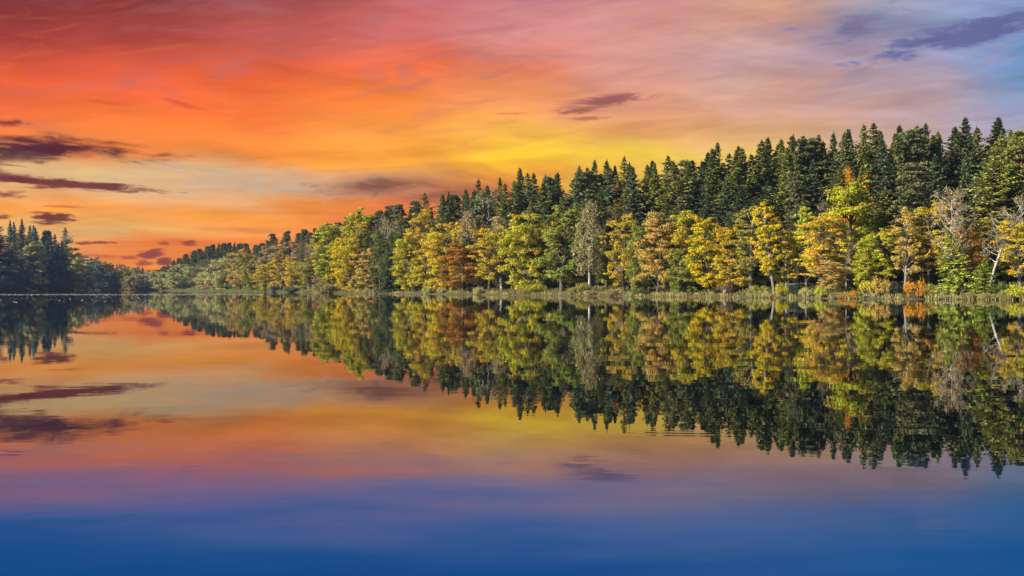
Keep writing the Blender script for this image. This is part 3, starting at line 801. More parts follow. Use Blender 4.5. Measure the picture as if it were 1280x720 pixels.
# ------------------------------------------------------------------ trees along the right shore
# (key, name, px, top, width px, colour, metres behind the shore line, label)
FRONT = [
    ('willow_b', 'willow', 206, 341, 25, 'pale', 2, 'pale green round willow standing on the grassy point'),
    ('willow_a', 'willow', 226, 329.5, 34, 'pale', 22, 'big rounded pale willow behind the dark bush on the grassy point'),
    ('willow_b', 'willow', 196, 338.5, 18, 'pale', 40, 'small grey green willow half hidden behind the round willow'),
    ('bare_b', 'bare_tree', 246, 334, 18, 'mauve', 40, 'mauve leafless tree right of the big rounded pale willow'),
    ('bare_a', 'bare_tree', 262, 321, 24, 'mauve', 34, 'tall mauve leafless tree left of the pale yellow lakeside poplar'),
    ('round_a', 'deciduous_tree', 254, 340, 17, 'paleyellow', 6, 'small buttery yellow tree in front of the tall mauve leafless tree'),
    ('willow_a', 'poplar_tree', 279, 320, 40, 'pale', 5, 'broad pale yellow green poplar with its crown down to the dark bank'),
    ('round_c', 'deciduous_tree', 300, 313, 26, 'tanorange', 10, 'dull orange tree between the pale poplar and a dark green tree'),
    ('round_b', 'deciduous_tree', 313, 320, 24, 'olive', 6, 'shaded olive green tree right of the dull orange tree by the bank'),
    ('tall_a', 'deciduous_tree', 338, 307, 30, 'tan', 22, 'brownish tan tree rising behind the small bright yellow maple'),
    ('round_a', 'maple_tree', 331, 330, 28, 'yellow', 3, 'small bright yellow maple where the dark grassy bank ends'),
    ('tall_b', 'deciduous_tree', 352, 317, 26, 'gold', 8, 'golden orange tree right of the small bright yellow maple'),
    ('round_c', 'deciduous_tree', 365, 303, 34, 'tan', 20, 'wide tan tree fading to bare above golden lower leaves'),
    ('round_b', 'deciduous_tree', 368, 322, 26, 'yellow', 6, 'ragged yellow tree beneath the wide tan tree'),
    ('bare_b', 'bare_tree', 385, 299, 26, 'mauve', 22, 'mauve brown leafless crown above the dark olive oak'),
    ('round_b', 'oak_tree', 387, 324, 30, 'olive', 5, 'dark olive and brown oak leaning over the twiggy shore bushes'),
    ('bare_a', 'bare_tree', 399, 303, 22, 'pink', 20, 'pinkish leafless tree left of the tall yellow green tree'),
    ('round_a', 'deciduous_tree', 401, 340, 16, 'pink', 5, 'salmon pink sapling behind the round grey shore bush'),
    ('tall_a', 'deciduous_tree', 416, 280, 40, 'yellowgreen', 16, 'tall yellow green tree rising left behind the brightest yellow tree'),
    ('round_b', 'deciduous_tree', 436, 299, 44, 'bright', 5, 'brightest lemon yellow dense tree with a round crown down to the water'),
    ('tall_b', 'deciduous_tree', 447, 265, 40, 'yellowgreen', 30, 'high olive yellow tree touching the orange sky behind the lemon tree'),
    ('bare_tan', 'bare_tree', 480, 268, 24, 'tan', 20, 'thinning tan tree with pale forked branches above orange neighbours'),
    ('round_c', 'deciduous_tree', 463, 312, 34, 'tanorange', 7, 'brownish orange tree right beside the lemon yellow tree'),
    ('spruce_b', 'spruce_tree', 488, 306, 18, 'spruceblue', 6, 'slim bluish green spruce squeezed between two orange lakeside trees'),
    ('pine_b', 'pine_tree', 503, 270, 26, 'pine', 24, 'rounded deep green pine left of the tall orange tipped tree'),
    ('tall_a', 'deciduous_tree', 498, 300, 22, 'yellow', 12, 'narrow yellow tree just right of the slim bluish spruce'),
    ('round_a', 'deciduous_tree', 512, 298, 34, 'yellowgreen', 6, 'greenish yellow tree above a thin dark trunk at the shore'),
    ('high_a', 'deciduous_tree', 531, 265, 30, 'gold', 14, 'tall tree with an orange gold dome above the yellow canopy'),
    ('round_c', 'deciduous_tree', 532, 308, 30, 'yellow', 5, 'yellow tree with dark gaps under the orange gold dome'),
    ('round_b', 'maple_tree', 558, 281, 48, 'gold', 8, 'large orange yellow maple left of the rusty red tree'),
    ('tier_a', 'beech_tree', 580, 306, 48, 'rust', 4, 'rusty red beech with layered low branches over the reeds'),
    ('birch_a', 'birch_tree', 586, 261, 18, 'tan', 14, 'slender tan birch standing above the rusty red beech'),
    ('round_a', 'deciduous_tree', 598, 281, 22, 'rust', 22, 'dark red tree peeping out right of the slender tan birch'),
    ('airy_a', 'deciduous_tree', 616, 238, 38, 'greygreen', 45, 'grey green feathery tree below the two tallest spiky spruces'),
    ('tier_b', 'maple_tree', 611, 288, 40, 'yellow', 6, 'airy yellow maple overhanging a black hollow at the shore'),
    ('birch_b', 'birch_tree', 627, 266, 24, 'tan', 12, 'tan birch with a pale stem right of the airy yellow maple'),
    ('round_b', 'maple_tree', 655, 270, 56, 'yellowgreen', 6, 'very wide yellow green maple just right of the black hollow'),
    ('tall_b', 'deciduous_tree', 683, 283, 30, 'yellow', 14, 'yellow tree between the very wide maple and the leafy green tree'),
    ('tall_a', 'deciduous_tree', 702, 256, 52, 'leafgreen', 8, 'tall leafy green tree left of the drooping pale birch'),
    ('birch_a', 'birch_tree', 737, 250, 30, 'strawtan', 5, 'drooping pale birch with a thin white trunk down to the shore'),
    ('bare_a', 'bare_tree', 773, 250, 36, 'mauve', 30, 'broad brown leafless crown below the orange patch of the spruces'),
    ('round_a', 'beech_tree', 778, 236, 34, 'orange', 42, 'orange topped beech peeping over the broad leafless crown'),
    ('tall_b', 'deciduous_tree', 758, 285, 30, 'green', 16, 'deep green shaded tree right of the drooping pale birch'),
    ('round_c', 'deciduous_tree', 780, 270, 38, 'yellow', 6, 'yellow tree with puffy tiers left of a dark green one'),
    ('round_a', 'deciduous_tree', 799, 279, 30, 'leafgreen', 4, 'dark leafy green tree left of the orange tan oak'),
    ('tier_a', 'oak_tree', 822, 269, 44, 'tanorange', 5, 'orange tan oak with layered branches between green and yellow trees'),
    ('tall_a', 'deciduous_tree', 854, 262, 42, 'yellowgreen', 7, 'olive yellow pointed tree right of the orange tan oak'),
    ('round_b', 'deciduous_tree', 852, 312, 34, 'leafgreen', 4, 'low green tree under the olive yellow pointed tree'),
    ('round_c', 'maple_tree', 887, 272, 40, 'bright', 5, 'glowing golden yellow maple above the small pale boulder'),
    ('tall_b', 'maple_tree', 916, 283, 34, 'yellow', 7, 'lighter yellow maple just right of the glowing golden maple'),
    ('high_b', 'deciduous_tree', 938, 262, 44, 'olive', 8, 'olive yellow tree on two pale bare stems'),
    ('high_b', 'deciduous_tree', 968, 256, 30, 'bright', 5, 'slim yellow tree with a tall stem down to the reeds'),
    ('airy_b', 'deciduous_tree', 983, 290, 26, 'yellow', 8, 'thin yellow sapling just right of the slim yellow tree'),
    ('airy_a', 'deciduous_tree', 994, 282, 26, 'pink', 16, 'brownish pink sparse tree left of the golden two stemmed tree'),
    ('airy_b', 'deciduous_tree', 1008, 262, 26, 'lime', 12, 'lime green sparse tree behind the golden two stemmed tree'),
    ('high_a', 'maple_tree', 1027, 270, 52, 'gold', 6, 'golden maple with a forked pale trunk over the shaded bank'),
    ('tier_b', 'deciduous_tree', 1037, 326, 34, 'tanorange', 3, 'low orange sapling under the golden maple at the reeds'),
    ('bare_b', 'bare_tree', 1037, 246, 26, 'mauve', 26, 'grey leafless tree in front of the big light green spruce'),
    ('bare_tan', 'bare_tree', 1058, 283, 30, 'tan', 8, 'faded tan tree with thin stems left of the lime green tree'),
    ('tall_b', 'deciduous_tree', 1063, 232, 48, 'lime', 12, 'tall lime green tree below the bright orange tree top'),
    ('round_a', 'deciduous_tree', 1078, 218, 34, 'orange', 24, 'bright orange tree top among the green crowns'),
    ('larch_a', 'larch_tree', 1107, 233, 46, 'larch', 20, 'soft yellowish green larch right of the bright orange tree top'),
    ('tier_b', 'deciduous_tree', 1100, 288, 40, 'yellowgreen', 8, 'yellow green tree with flat sprays below the soft green larch'),
    ('tall_a', 'deciduous_tree', 1080, 296, 26, 'lime', 5, 'slim lime green sapling low beneath the lime green tree'),
    ('high_b', 'deciduous_tree', 1131, 262, 32, 'tanorange', 6, 'orange brown tree on a crooked pale trunk above an orange bush'),
    ('tier_b', 'maple_tree', 1160, 255, 44, 'yellow', 10, 'yellow spreading maple left of the ghostly pale bare tree'),
    ('bare_tan', 'bare_tree', 1188, 228, 42, 'twig', 4, 'ghostly pale leafless tree behind the little bright green fir'),
    ('small_fir', 'fir_tree', 1194, 287, 38, 'fir', 3, 'little bright green fir standing at the water under the ghostly tree'),
    ('high_a', 'deciduous_tree', 1213, 284, 28, 'orange', 8, 'small orange tree between the two little green firs'),
    ('larch_a', 'larch_tree', 1237, 179, 74, 'larch', 16, 'huge yellowish green larch towering behind the leaning white trunk'),
    ('small_fir', 'fir_tree', 1229, 318, 30, 'fir', 4, 'smaller green fir at the foot of the leaning white tree'),
    ('bare_lean', 'bare_tree', 1234, 236, 36, 'twig', 4, 'leafless white trunk leaning right near the end of the shore'),
    ('high_a', 'deciduous_tree', 1276, 278, 40, 'gold', 6, 'orange gold tree cut by the right edge of the view'),
    ('pine_a', 'pine_tree', 1272, 162, 60, 'sprucelight', 26, 'full green pine on the skyline above the orange gold tree'),
    ('tier_a', 'deciduous_tree', 1150, 300, 34, 'green', 20, 'shadowed green tree under the yellow spreading maple'),
    ('round_b', 'deciduous_tree', 1255, 300, 34, 'green', 22, 'shadowed green tree behind the leaning white trunk'),
    ('tall_a', 'deciduous_tree', 1172, 300, 30, 'olive', 24, 'dull olive tree deep behind the ghostly pale tree'),
]
LAND = []     # landmarks for the labels of the trees behind: (px, phrase)
for key, name, px, top, wd, colr, off, lab in FRONT:
    plant(key, name, px, top - (0.06 * (364 - top) if key[:3] in ('rou', 'tal', 'tie', 'hig', 'air') else 0), wd * 1.36, colr, off, lab, 'tree', rot=0.0 if key == 'bare_lean' else None)

LAND = [(206, 'round willow'), (226, 'big pale willow'), (262, 'mauve bare tree'), (279, 'pale poplar'), (300, 'dull orange tree'), (331, 'small yellow maple'),
        (365, 'wide tan tree'), (387, 'dark olive oak'), (416, 'tall yellow green tree'), (436, 'lemon yellow tree'), (463, 'brownish orange tree'), (488, 'slim bluish spruce'),
        (512, 'greenish yellow tree'), (531, 'orange gold dome'), (558, 'orange yellow maple'), (580, 'rusty red beech'), (611, 'airy yellow maple'), (655, 'very wide maple'),
        (702, 'tall leafy green tree'), (737, 'drooping pale birch'), (780, 'puffy yellow tree'), (799, 'dark leafy green tree'), (822, 'orange tan oak'), (854, 'olive yellow pointed tree'),
        (887, 'glowing golden maple'), (916, 'lighter yellow maple'), (938, 'two stemmed olive tree'), (968, 'slim yellow tree'), (1008, 'lime sparse tree'), (1027, 'forked golden maple'),
        (1063, 'tall lime tree'), (1107, 'soft green larch'), (1131, 'orange brown tree'), (1160, 'yellow spreading maple'), (1188, 'ghostly pale tree'), (1213, 'small orange tree'),
        (1237, 'huge larch'), (1272, 'right edge gold tree')]


def near_land(px, lands):
    return min(lands, key=lambda t: abs(t[0] - px))[1]


SKYLINE_PX = [340, 400, 452, 490, 520, 560, 600, 627, 655, 675, 715, 745, 782, 832, 892, 920, 956, 985, 1040, 1075, 1100, 1140, 1167, 1207, 1240, 1277, 1350]
SKYLINE_PY = [294, 284, 268, 256, 250, 238, 225, 222, 211, 217, 207, 200, 195, 195, 182, 181, 171, 168, 163, 156, 152, 156, 153, 148, 149, 153, 150]


def skyline(px): return float(np.interp(px, SKYLINE_PX, SKYLINE_PY))


BACK = []   # (kind key, name, px, top, width, colour, off, rank phrase)
tops = [(490, 256, 'pine_a'), (503, 254, 'pine_c'), (520, 249, 'pine_b'), (537, 240, 's'), (548, 242, 's'), (561, 238, 's'), (571, 241, 'pine_a'), (580, 236, 's'), (590, 238, 's'), (600, 222, 's'), (613, 231, 's'), (627, 221, 's'),
        (641, 224, 's'), (655, 208, 's'), (664, 216, 's'), (675, 216, 's'), (688, 219, 'pine_a'), (700, 215, 's'), (715, 206, 's'), (731, 208, 's'), (745, 198, 's'), (758, 198, 's'), (770, 205, 's'), (782, 194, 's'), (790, 200, 's'),
        (812, 198, 's'), (832, 194, 's'), (843, 202, 's'), (855, 199, 'pine_b'), (864, 198, 's'), (878, 190, 's'), (892, 177, 's'), (905, 190, 's'), (920, 182, 's'), (931, 184, 's'), (941, 173, 's'), (956, 170, 's'), (970, 180, 's'), (986, 167, 's'), (1010, 169, 's'),
        (1023, 168, 's'), (1040, 163, 's'), (1055, 160, 's'), (1064, 164, 's'), (1076, 155, 's'), (1088, 164, 's'), (1101, 151, 's'), (1115, 157, 's'), (1128, 165, 's'), (1140, 157, 's'), (1153, 168, 's'), (1167, 152, 's'), (1178, 166, 's'), (1191, 157, 's'), (1207, 147, 's'),
        (1221, 157, 's'), (1241, 147, 's'), (1256, 154, 's'), (1290, 152, 's'), (1310, 156, 's')]
SPK = ['spruce_a', 'spruce_b', 'spruce_c', 'spruce_d', 'spruce_e']
for i, (px, py, kd) in enumerate(tops):
    off = 42 + RNG.random() * 20
    if kd == 's':
        k = SPK[(i * 3 + i // 4) % 5]; wpx = (11.5 + 6.5 * RNG.random()) / (depth(px) + off) * F
        BACK.append((k, 'spruce_tree', px, py + 2.5 * RNG.random() - 0.5, wpx, RNG.choice(['spruce', 'spruce', 'sprucelight', 'spruceblue', 'sprucelight']), off, 'sky'))
    else:
        wpx = (9 + 2 * RNG.random()) / (depth(px) + off) * F
        BACK.append((kd, 'pine_tree', px, py, wpx, 'pine', off, 'sky'))
px = 482.0
while px < 1330:     # second rank, lower on the slope
    off = 34 + RNG.random() * 20
    k = SPK[RNG.randrange(5)] if RNG.random() < 0.88 else 'pine_' + RNG.choice('abc')
    py = skyline(px) + 4 + 13 * RNG.random() * (1.0 if px > 640 else 0.8)
    wpx = (11.0 + 5.0 * RNG.random()) / (depth(px) + off) * F
    pn = k.startswith('pine')
    BACK.append((k, 'pine_tree' if pn else 'spruce_tree', px, py, wpx, 'pine' if pn else RNG.choice(['spruce', 'spruceblue', 'sprucelight', 'sprucelight']), off, 'mid'))
    px += 4.0 / (depth(px) + off) * F * (0.8 + 0.4 * RNG.random())
px = 640.0
while px < 1330:     # nearest rank of conifers
    off = 16 + RNG.random() * 11
    k = SPK[RNG.randrange(5)] if RNG.random() < 0.85 else 'pine_' + RNG.choice('abc')
    py = skyline(px) + 34 + 24 * RNG.random() * (1.0 if px > 780 else 0.7)
    wpx = (9.0 + 4.0 * RNG.random()) / (depth(px) + off) * F
    pn = k.startswith('pine')
    BACK.append((k, 'pine_tree' if pn else 'spruce_tree', px, py, wpx, 'pine' if pn else RNG.choice(['spruce', 'spruceblue', 'sprucelight']), off, 'low'))
    px += 5.2 / (depth(px) + off) * F * (0.75 + 0.5 * RNG.random())
for i in range(44):
    px = 1318 + i * 17 + 10 * RNG.random(); off = 8 + (i % 4) * 15 + 6 * RNG.random()
    plant(SPK[i % 5], 'spruce_tree', px, 196 - (i % 4) * 13 + 10 * RNG.random(), 75, RNG.choice(['spruce', 'sprucelight']), off, 'green spruce of the wood that continues right of the orange gold tree', 'tree', 'spruces beyond the right edge')
for px, py, k, cl, w in [(344, 291, 'pine_a', 'pine', 13), (353, 296, 'pine_c', 'spruceblue', 13), (362, 288, 'pine_b', 'pine', 13), (371, 290, 'pine_a', 'pine', 12), (379, 286, 'pine_c', 'pine', 13), (388, 290, 'pine_b', 'pine', 12), (397, 284, 'pine_a', 'spruceblue', 14), (405, 282, 'pine_b', 'pine', 13),
                         (411, 279, 'pine_c', 'pine', 12), (422, 277, 'pine_a', 'spruceblue', 14), (432, 270, 'pine_c', 'pine', 17), (443, 274, 'pine_b', 'pine', 14), (453, 267, 'pine_b', 'pine', 15), (466, 268, 'pine_a', 'pine', 16), (478, 262, 'pine_c', 'pine', 17), (336, 300, 'pine_b', 'pine', 12), (330, 303, 'pine_a', 'spruceblue', 11), (323, 306, 'pine_c', 'pine', 11)]:
    BACK.append((k, 'pine_tree', px, py, w * 1.75, cl, 52, 'sky'))
# far ridge beyond the grassy point: small dark spruces
far_px = [197, 201, 206, 211, 215, 220, 224, 229, 233, 238, 242, 247, 251, 256, 260, 265, 269, 274, 279, 284, 288, 293, 298, 303, 308, 313, 318]
for i, px in enumerate(far_px):
    py = float(np.interp(px, [195, 215, 230, 245, 260, 275, 290, 305, 320], [338, 326, 318, 311, 306.5, 303, 301.5, 303, 305])) + 1.4 * RNG.random()
    BACK.append((SPK[i % 5] if i % 2 else 'pine_' + 'abc'[i % 3], 'spruce_tree' if i % 2 else 'pine_tree', px, py, (20.0 if i % 2 else 13.5) + 5 * RNG.random(), 'spruceblue', 150 + 60 * RNG.random(), 'ridge'))
    BACK.append((SPK[(i + 2) % 5], 'spruce_tree', px + 2.3, py + 1.5 + 4 * RNG.random(), 20.0 + 3 * RNG.random(), RNG.choice(['spruce', 'spruceblue']), 95 + 30 * RNG.random(), 'ridgelow'))

PHR = {'fill': 'half hidden behind the', 'sky': 'on the skyline above the', 'mid': 'second rank behind the', 'low': 'front rank behind the', 'ridge': 'far ridge top beyond the', 'ridgelow': 'lower far ridge by the'}
GRP = {'fill': 'broadleaf trees behind the front row', 'sky': 'conifers along the skyline', 'mid': 'conifers in the second rank', 'low': 'conifers nearest the lake', 'ridge': 'conifers on the far ridge', 'ridgelow': 'conifers on the far ridge'}
ORD = {1: [''], 2: ['left of two', 'right of two'], 3: ['leftmost of three', 'middle of three', 'rightmost of three']}
TONE = {'spruce': 'dark green', 'spruceblue': 'bluish green', 'sprucelight': 'lighter green', 'pine': 'grey green', 'darkgreen': 'very dark green', 'green': 'deep green', 'greygreen': 'grey green', 'pale': 'pale green', 'olive': 'olive', 'tan': 'tan', 'paleyellow': 'pale yellow', 'brown': 'brown', 'yellowgreen': 'yellow green', 'leafgreen': 'leaf green', 'yellow': 'yellow', 'pink': 'pinkish'}
SHAPE = {'round_a': 'round', 'round_c': 'upright', 'tall_a': 'tall', 'tall_b': 'narrow', 'tier_a': 'layered', 'airy_a': 'thin', 'spruce_a': 'full', 'spruce_b': 'pointed', 'spruce_c': 'slim', 'spruce_d': 'drooping', 'spruce_e': 'ragged', 'pine_a': 'rounded', 'pine_b': 'tall', 'pine_c': 'spreading'}


def place_labelled(entries, lands, side='R', scale=1.0):
    """unique labels: what it looks like, its rank, the landmark before it, then its place among its like"""
    def head(e): return '%s %s %s %s %s' % (TONE[e[5]], SHAPE.get(e[0], 'leafy'), e[1].replace('_tree', '').replace('deciduous', 'tree').replace('_', ' '), PHR[e[7]], near_land(e[2], lands))
    by = {}
    for e in sorted(entries, key=lambda e: e[2]): by.setdefault(head(e), []).append(e)
    for h, lst in by.items():
        for i, e in enumerate(lst):
            n_ = len(lst)
            od = ORD[n_][i] if n_ in ORD else ['leftmost', 'second', 'third', 'fourth', 'fifth', 'sixth', 'seventh'][i] + ' from left'
            plant(e[0], e[1], e[2], e[3], e[4] * scale, e[5], e[6], h + (', ' + od if od else ''), 'tree', GRP[e[7]], side)


MIDS = []
px = 344.0
while px < 1300:
    off = 10 + 9 * RNG.random()
    topf = float(np.interp(px, [330, 400, 440, 520, 600, 700, 800, 900, 1000, 1100, 1200, 1290], [320, 300, 290, 288, 285, 280, 282, 284, 284, 272, 275, 280])) + 24 * (RNG.random() - 0.35)
    MIDS.append((RNG.choice(['round_a', 'round_c', 'tall_a', 'tall_b', 'tier_a', 'airy_a']), 'deciduous_tree', px, topf, (5.6 + 2.4 * RNG.random()) / (depth(px) + off) * F * 1.1, RNG.choice(['yellowgreen', 'olive', 'leafgreen', 'yellow', 'tan', 'green', 'olive']), off, 'fill'))
    px += 4.3 / (depth(px) + off) * F * (0.7 + 0.6 * RNG.random())
place_labelled(BACK, LAND)
place_labelled(MIDS, LAND)

# ------------------------------------------------------------------ left bank (in its own shade and that of added spruces) and the valley behind
LEFTT = [
    ('spruce_a', 'spruce_tree', 0, 273, 30, 'tealdark', 22, 'big dark spruce cut by the left edge of the view'),
    ('spruce_b', 'spruce_tree', 14, 275, 15, 'teal', 46, 'first small spruce on the left skyline beside the big edge spruce'),
    ('spruce_c', 'spruce_tree', 21, 277, 13, 'teal', 50, 'short spruce between two taller ones on the left skyline'),
    ('spruce_b', 'spruce_tree', 29, 273, 16, 'teal', 54, 'highest pointed spruce on the left skyline above the pinkish tree'),
    ('spruce_d', 'spruce_tree', 37, 281, 17, 'teal', 50, 'drooping blue spruce right of the highest left skyline spruce'),
    ('spruce_a', 'spruce_tree', 44, 281, 15, 'teal', 54, 'full blue spruce above the pale yellow shaded tree'),
    ('spruce_c', 'spruce_tree', 49, 284, 14, 'teal', 48, 'slim blue spruce where the left skyline starts to fall'),
    ('spruce_d', 'spruce_tree', 55, 290, 15, 'teal', 46, 'low blue spruce at the end of the falling left skyline'),
    ('spruce_c', 'spruce_tree', 24, 284, 11, 'pine', 26, 'narrow grey green spire left of the pinkish leafless tree'),
    ('pine_a', 'pine_tree', 63, 287, 20, 'tealdark', 36, 'dark round headed pine right of the falling left skyline'),
    ('spruce_a', 'spruce_tree', 72, 292, 17, 'tealdark', 34, 'dark spruce between the round headed pine and the spiky spruce'),
    ('spruce_e', 'spruce_tree', 84, 284, 17, 'teal', 30, 'lone spiky spruce sticking up against the orange sky'),
    ('spruce_d', 'spruce_tree', 78, 300, 16, 'teal', 22, 'squat blue spruce below the lone spiky spruce'),
    ('spruce_b', 'spruce_tree', 58, 300, 18, 'tealdark', 16, 'dark spruce right behind the pale yellow shaded tree'),
    ('spruce_a', 'spruce_tree', 68, 305, 18, 'teal', 14, 'dark blue spruce left of the pale round crown'),
    ('bare_a', 'bare_tree', 34, 291, 13, 'pink', 22, 'pinkish leafless tree under the left skyline spruces'),
    ('round_a', 'deciduous_tree', 15, 300, 10, 'yellow', 16, 'small yellow crown caught by the sun on the left bank'),
    ('round_c', 'deciduous_tree', 13, 312, 18, 'brown', 14, 'brown tree beneath the small yellow crown'),
    ('round_b', 'deciduous_tree', 28, 313, 26, 'teal', 10, 'dark leafy tree below the pinkish leafless tree'),
    ('tall_b', 'deciduous_tree', 46, 300, 26, 'paleyellow', 0.5, 'pale yellow tree half lit among the dark left bank trees'),
    ('round_b', 'deciduous_tree', 91, 308, 32, 'paleyellow', 3, 'pale round crown lit above the dark left bank bushes'),
    ('round_a', 'deciduous_tree', 8, 330, 30, 'tealdark', 2, 'dark overhanging tree at the waterline on the left edge'),
    ('round_b', 'deciduous_tree', 27, 337, 24, 'tealdark', 1, 'dark rounded tree at the waterline left of the pale yellow tree'),
    ('round_c', 'deciduous_tree', 68, 333, 22, 'tealdark', 2, 'dark blue green tree at the waterline right of the pale yellow tree'),
    ('round_a', 'deciduous_tree', 84, 336, 24, 'tealdark', 1, 'dark rounded tree at the waterline below the pale round crown'),
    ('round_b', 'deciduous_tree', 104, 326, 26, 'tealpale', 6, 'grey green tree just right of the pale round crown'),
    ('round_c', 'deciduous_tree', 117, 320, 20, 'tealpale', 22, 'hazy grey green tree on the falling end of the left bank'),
    ('round_a', 'deciduous_tree', 100, 341, 22, 'tealdark', 1, 'low dark tree at the waterline right of the pale round crown'),
    ('round_c', 'deciduous_tree', 116, 338, 22, 'tealdark', 2, 'dark tree at the waterline under the hazy grey green tree'),
    ('tall_b', 'deciduous_tree', 128, 327, 18, 'olive', 16, 'hazy olive tree before the low valley trees'),
    ('round_b', 'deciduous_tree', 134, 339, 24, 'tealdark', 2, 'bluish dark tree ending the left bank at the water'),
    ('willow_b', 'willow', 165, 345, 17, 'tan', 4, 'tan round willow in the shade of the valley'),
    ('willow_b', 'willow', 178, 342, 13, 'tealpale', 8, 'dim grey willow left of the grassy point'),
]
for key, name, px, top, wd, colr, off, lab in LEFTT:
    plant(key, name, px, top, wd * (1.75 if key[:3] == 'spr' else 1.35), colr, off, lab, 'tree', side='L')
for i in range(9):  # spruces added out of view to cast shade on the left bank
    px = -30 - i * 14; off = 8 + 62 * RNG.random()
    o = plant(SPK[i % 5], 'spruce_tree', px, 262 - 14 * RNG.random(), 34, 'tealdark', off, 'dark spruce added out of view left of the big edge spruce, shading the bank', 'tree', 'unseen spruces added to shade the left bank', 'L')
VLAND = [(128, 'hazy olive tree'), (140, 'last bank tree'), (165, 'tan valley willow'), (178, 'dim grey willow'), (192, 'grassy point')]
PHR.update(valley='low valley near the', valleyback='far valley behind the')
GRP.update(valley='trees closing the valley', valleyback='trees closing the valley')
VAL = []
for i in range(26):
    px = 112 + i * 3.3 + RNG.random() * 1.6
    back = i % 2 == 0
    top = float(np.interp(px, [110, 130, 150, 175, 195], [321, 325, 329, 333, 336])) + (RNG.random() * 2.5 if back else 6 + 5 * RNG.random())
    key = RNG.choice(['round_a', 'round_b', 'tall_b', 'spruce_a', 'spruce_d'])
    cl = RNG.choice(['spruceblue', 'spruce']) if key.startswith('spruce') else RNG.choice(['greygreen', 'olive', 'pale', 'green'])
    VAL.append((key, 'spruce_tree' if key.startswith('spruce') else 'deciduous_tree', px, top, 12 + 5 * RNG.random(), cl, 70 + 60 * RNG.random() if back else 14 + 26 * RNG.random(), 'valleyback' if back else 'valley'))
place_labelled(VAL, VLAND, 'L')

# ------------------------------------------------------------------ shore bushes
BUSH = [
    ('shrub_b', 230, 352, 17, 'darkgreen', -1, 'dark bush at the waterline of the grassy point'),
    ('shrub_a', 256, 357, 8, 'pink', 2, 'small pink bush below the buttery yellow tree'),
    ('shrub_a', 270, 352, 12, 'green', 1, 'round green bush at the foot of the pale poplar'),
    ('shrub_twig', 343, 355, 20, 'greygreen', 0.5, 'grey twiggy bush right of the small bright yellow maple'),
    ('shrub_twig', 366, 355, 24, 'greygreen', 0.5, 'grey twiggy bush under the ragged yellow tree'),
    ('shrub_twig', 408, 351, 36, 'reed', 0.5, 'broad round grey bush at the foot of the tall yellow green tree'),
    ('shrub_a', 448, 360, 8, 'pale', 0.5, 'small pale bush right below the lemon yellow tree'),
    ('shrub_a', 459, 359, 10, 'pale', 0.5, 'pale bush beside the thin dark shore trunk'),
    ('shrub_a', 470, 360, 10, 'greygreen', 0.8, 'dull grey bush below the brownish orange tree'),
    ('shrub_twig', 535, 356, 15, 'pale', 0.5, 'pale green bush among the reeds under the orange gold dome'),
    ('shrub_a', 552, 358, 12, 'pale', 1.0, 'pale bush at the reeds below the large orange yellow maple'),
    ('shrub_twig', 598, 357, 16, 'pale', 0.5, 'light bush at the left rim of the black hollow'),
    ('shrub_b', 668, 352, 26, 'yellowgreen', 3, 'yellowish bush under the very wide maple'),
    ('shrub_twig', 719, 356, 18, 'reed', 0.6, 'straw coloured round bush left of the white birch trunk'),
    ('shrub_b', 728, 350, 20, 'olive', 2.5, 'olive bush behind the straw coloured round bush'),
    ('shrub_twig', 740, 361, 16, 'tan', 0.4, 'spiky straw tuft at the foot of the white birch trunk'),
    ('shrub_twig', 770, 359, 24, 'tan', 0.8, 'ragged tan bush below the puffy yellow tree'),
    ('shrub_b', 799, 357, 16, 'green', 1.6, 'green bush below the dark leafy green tree'),
    ('shrub_b', 906, 351, 22, 'brown', 5, 'brownish bush just above the small pale boulder'),
    ('shrub_b', 948, 354, 26, 'olive', 4, 'olive bush under the olive tree on two stems'),
    ('shrub_a', 976, 352, 18, 'yellowgreen', 2, 'yellow green bush right of the slim yellow tree stem'),
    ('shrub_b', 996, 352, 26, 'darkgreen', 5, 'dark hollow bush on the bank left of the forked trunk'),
    ('shrub_a', 1007, 358, 16, 'pale', 1.5, 'pale bush in the reeds left of the forked trunk'),
    ('shrub_a', 1026, 356, 14, 'lime', 1.5, 'lime green bush between the forked trunk and orange sapling'),
    ('shrub_twig', 1048, 363, 22, 'reed', 0.5, 'straw coloured bush in the reeds below the faded tan tree'),
    ('shrub_a', 1053, 366, 11, 'orange', -0.3, 'tiny orange bush dipping into the water'),
    ('shrub_a', 1067, 362, 16, 'orange', 0.5, 'small orange bush at the waterline below the lime green tree'),
    ('shrub_b', 1090, 347, 36, 'yellowgreen', 4, 'yellow green bush under the yellow green flat sprayed tree'),
    ('shrub_b', 1100, 343, 26, 'tanorange', 3, 'light orange bush above the grey fallen trunk'),
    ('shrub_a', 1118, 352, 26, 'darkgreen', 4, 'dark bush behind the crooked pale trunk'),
    ('shrub_b', 1143, 346, 30, 'orange', 0.6, 'big orange bush at the water below the yellow spreading maple'),
    ('shrub_a', 1158, 358, 18, 'tanorange', 1.5, 'small faded orange bush right of the big orange bush'),
    ('shrub_b', 1168, 352, 24, 'olive', 4, 'olive bush left of the little bright green fir'),
    ('shrub_twig', 1212, 363, 24, 'reed', 0.5, 'straw coloured bush between the two little firs'),
    ('shrub_twig', 1234, 364, 22, 'reed', 0.5, 'pale straw bush below the smaller green fir'),
    ('shrub_b', 1248, 348, 28, 'green', 4, 'green bush behind the foot of the leaning white trunk'),
    ('shrub_b', 1272, 352, 32, 'yellowgreen', 1.2, 'leafy yellow green bush in the reeds at the right edge'),
    ('shrub_twig', 1258, 360, 22, 'reed', 0.5, 'tall pale straw bush left of the right edge bush'),
]
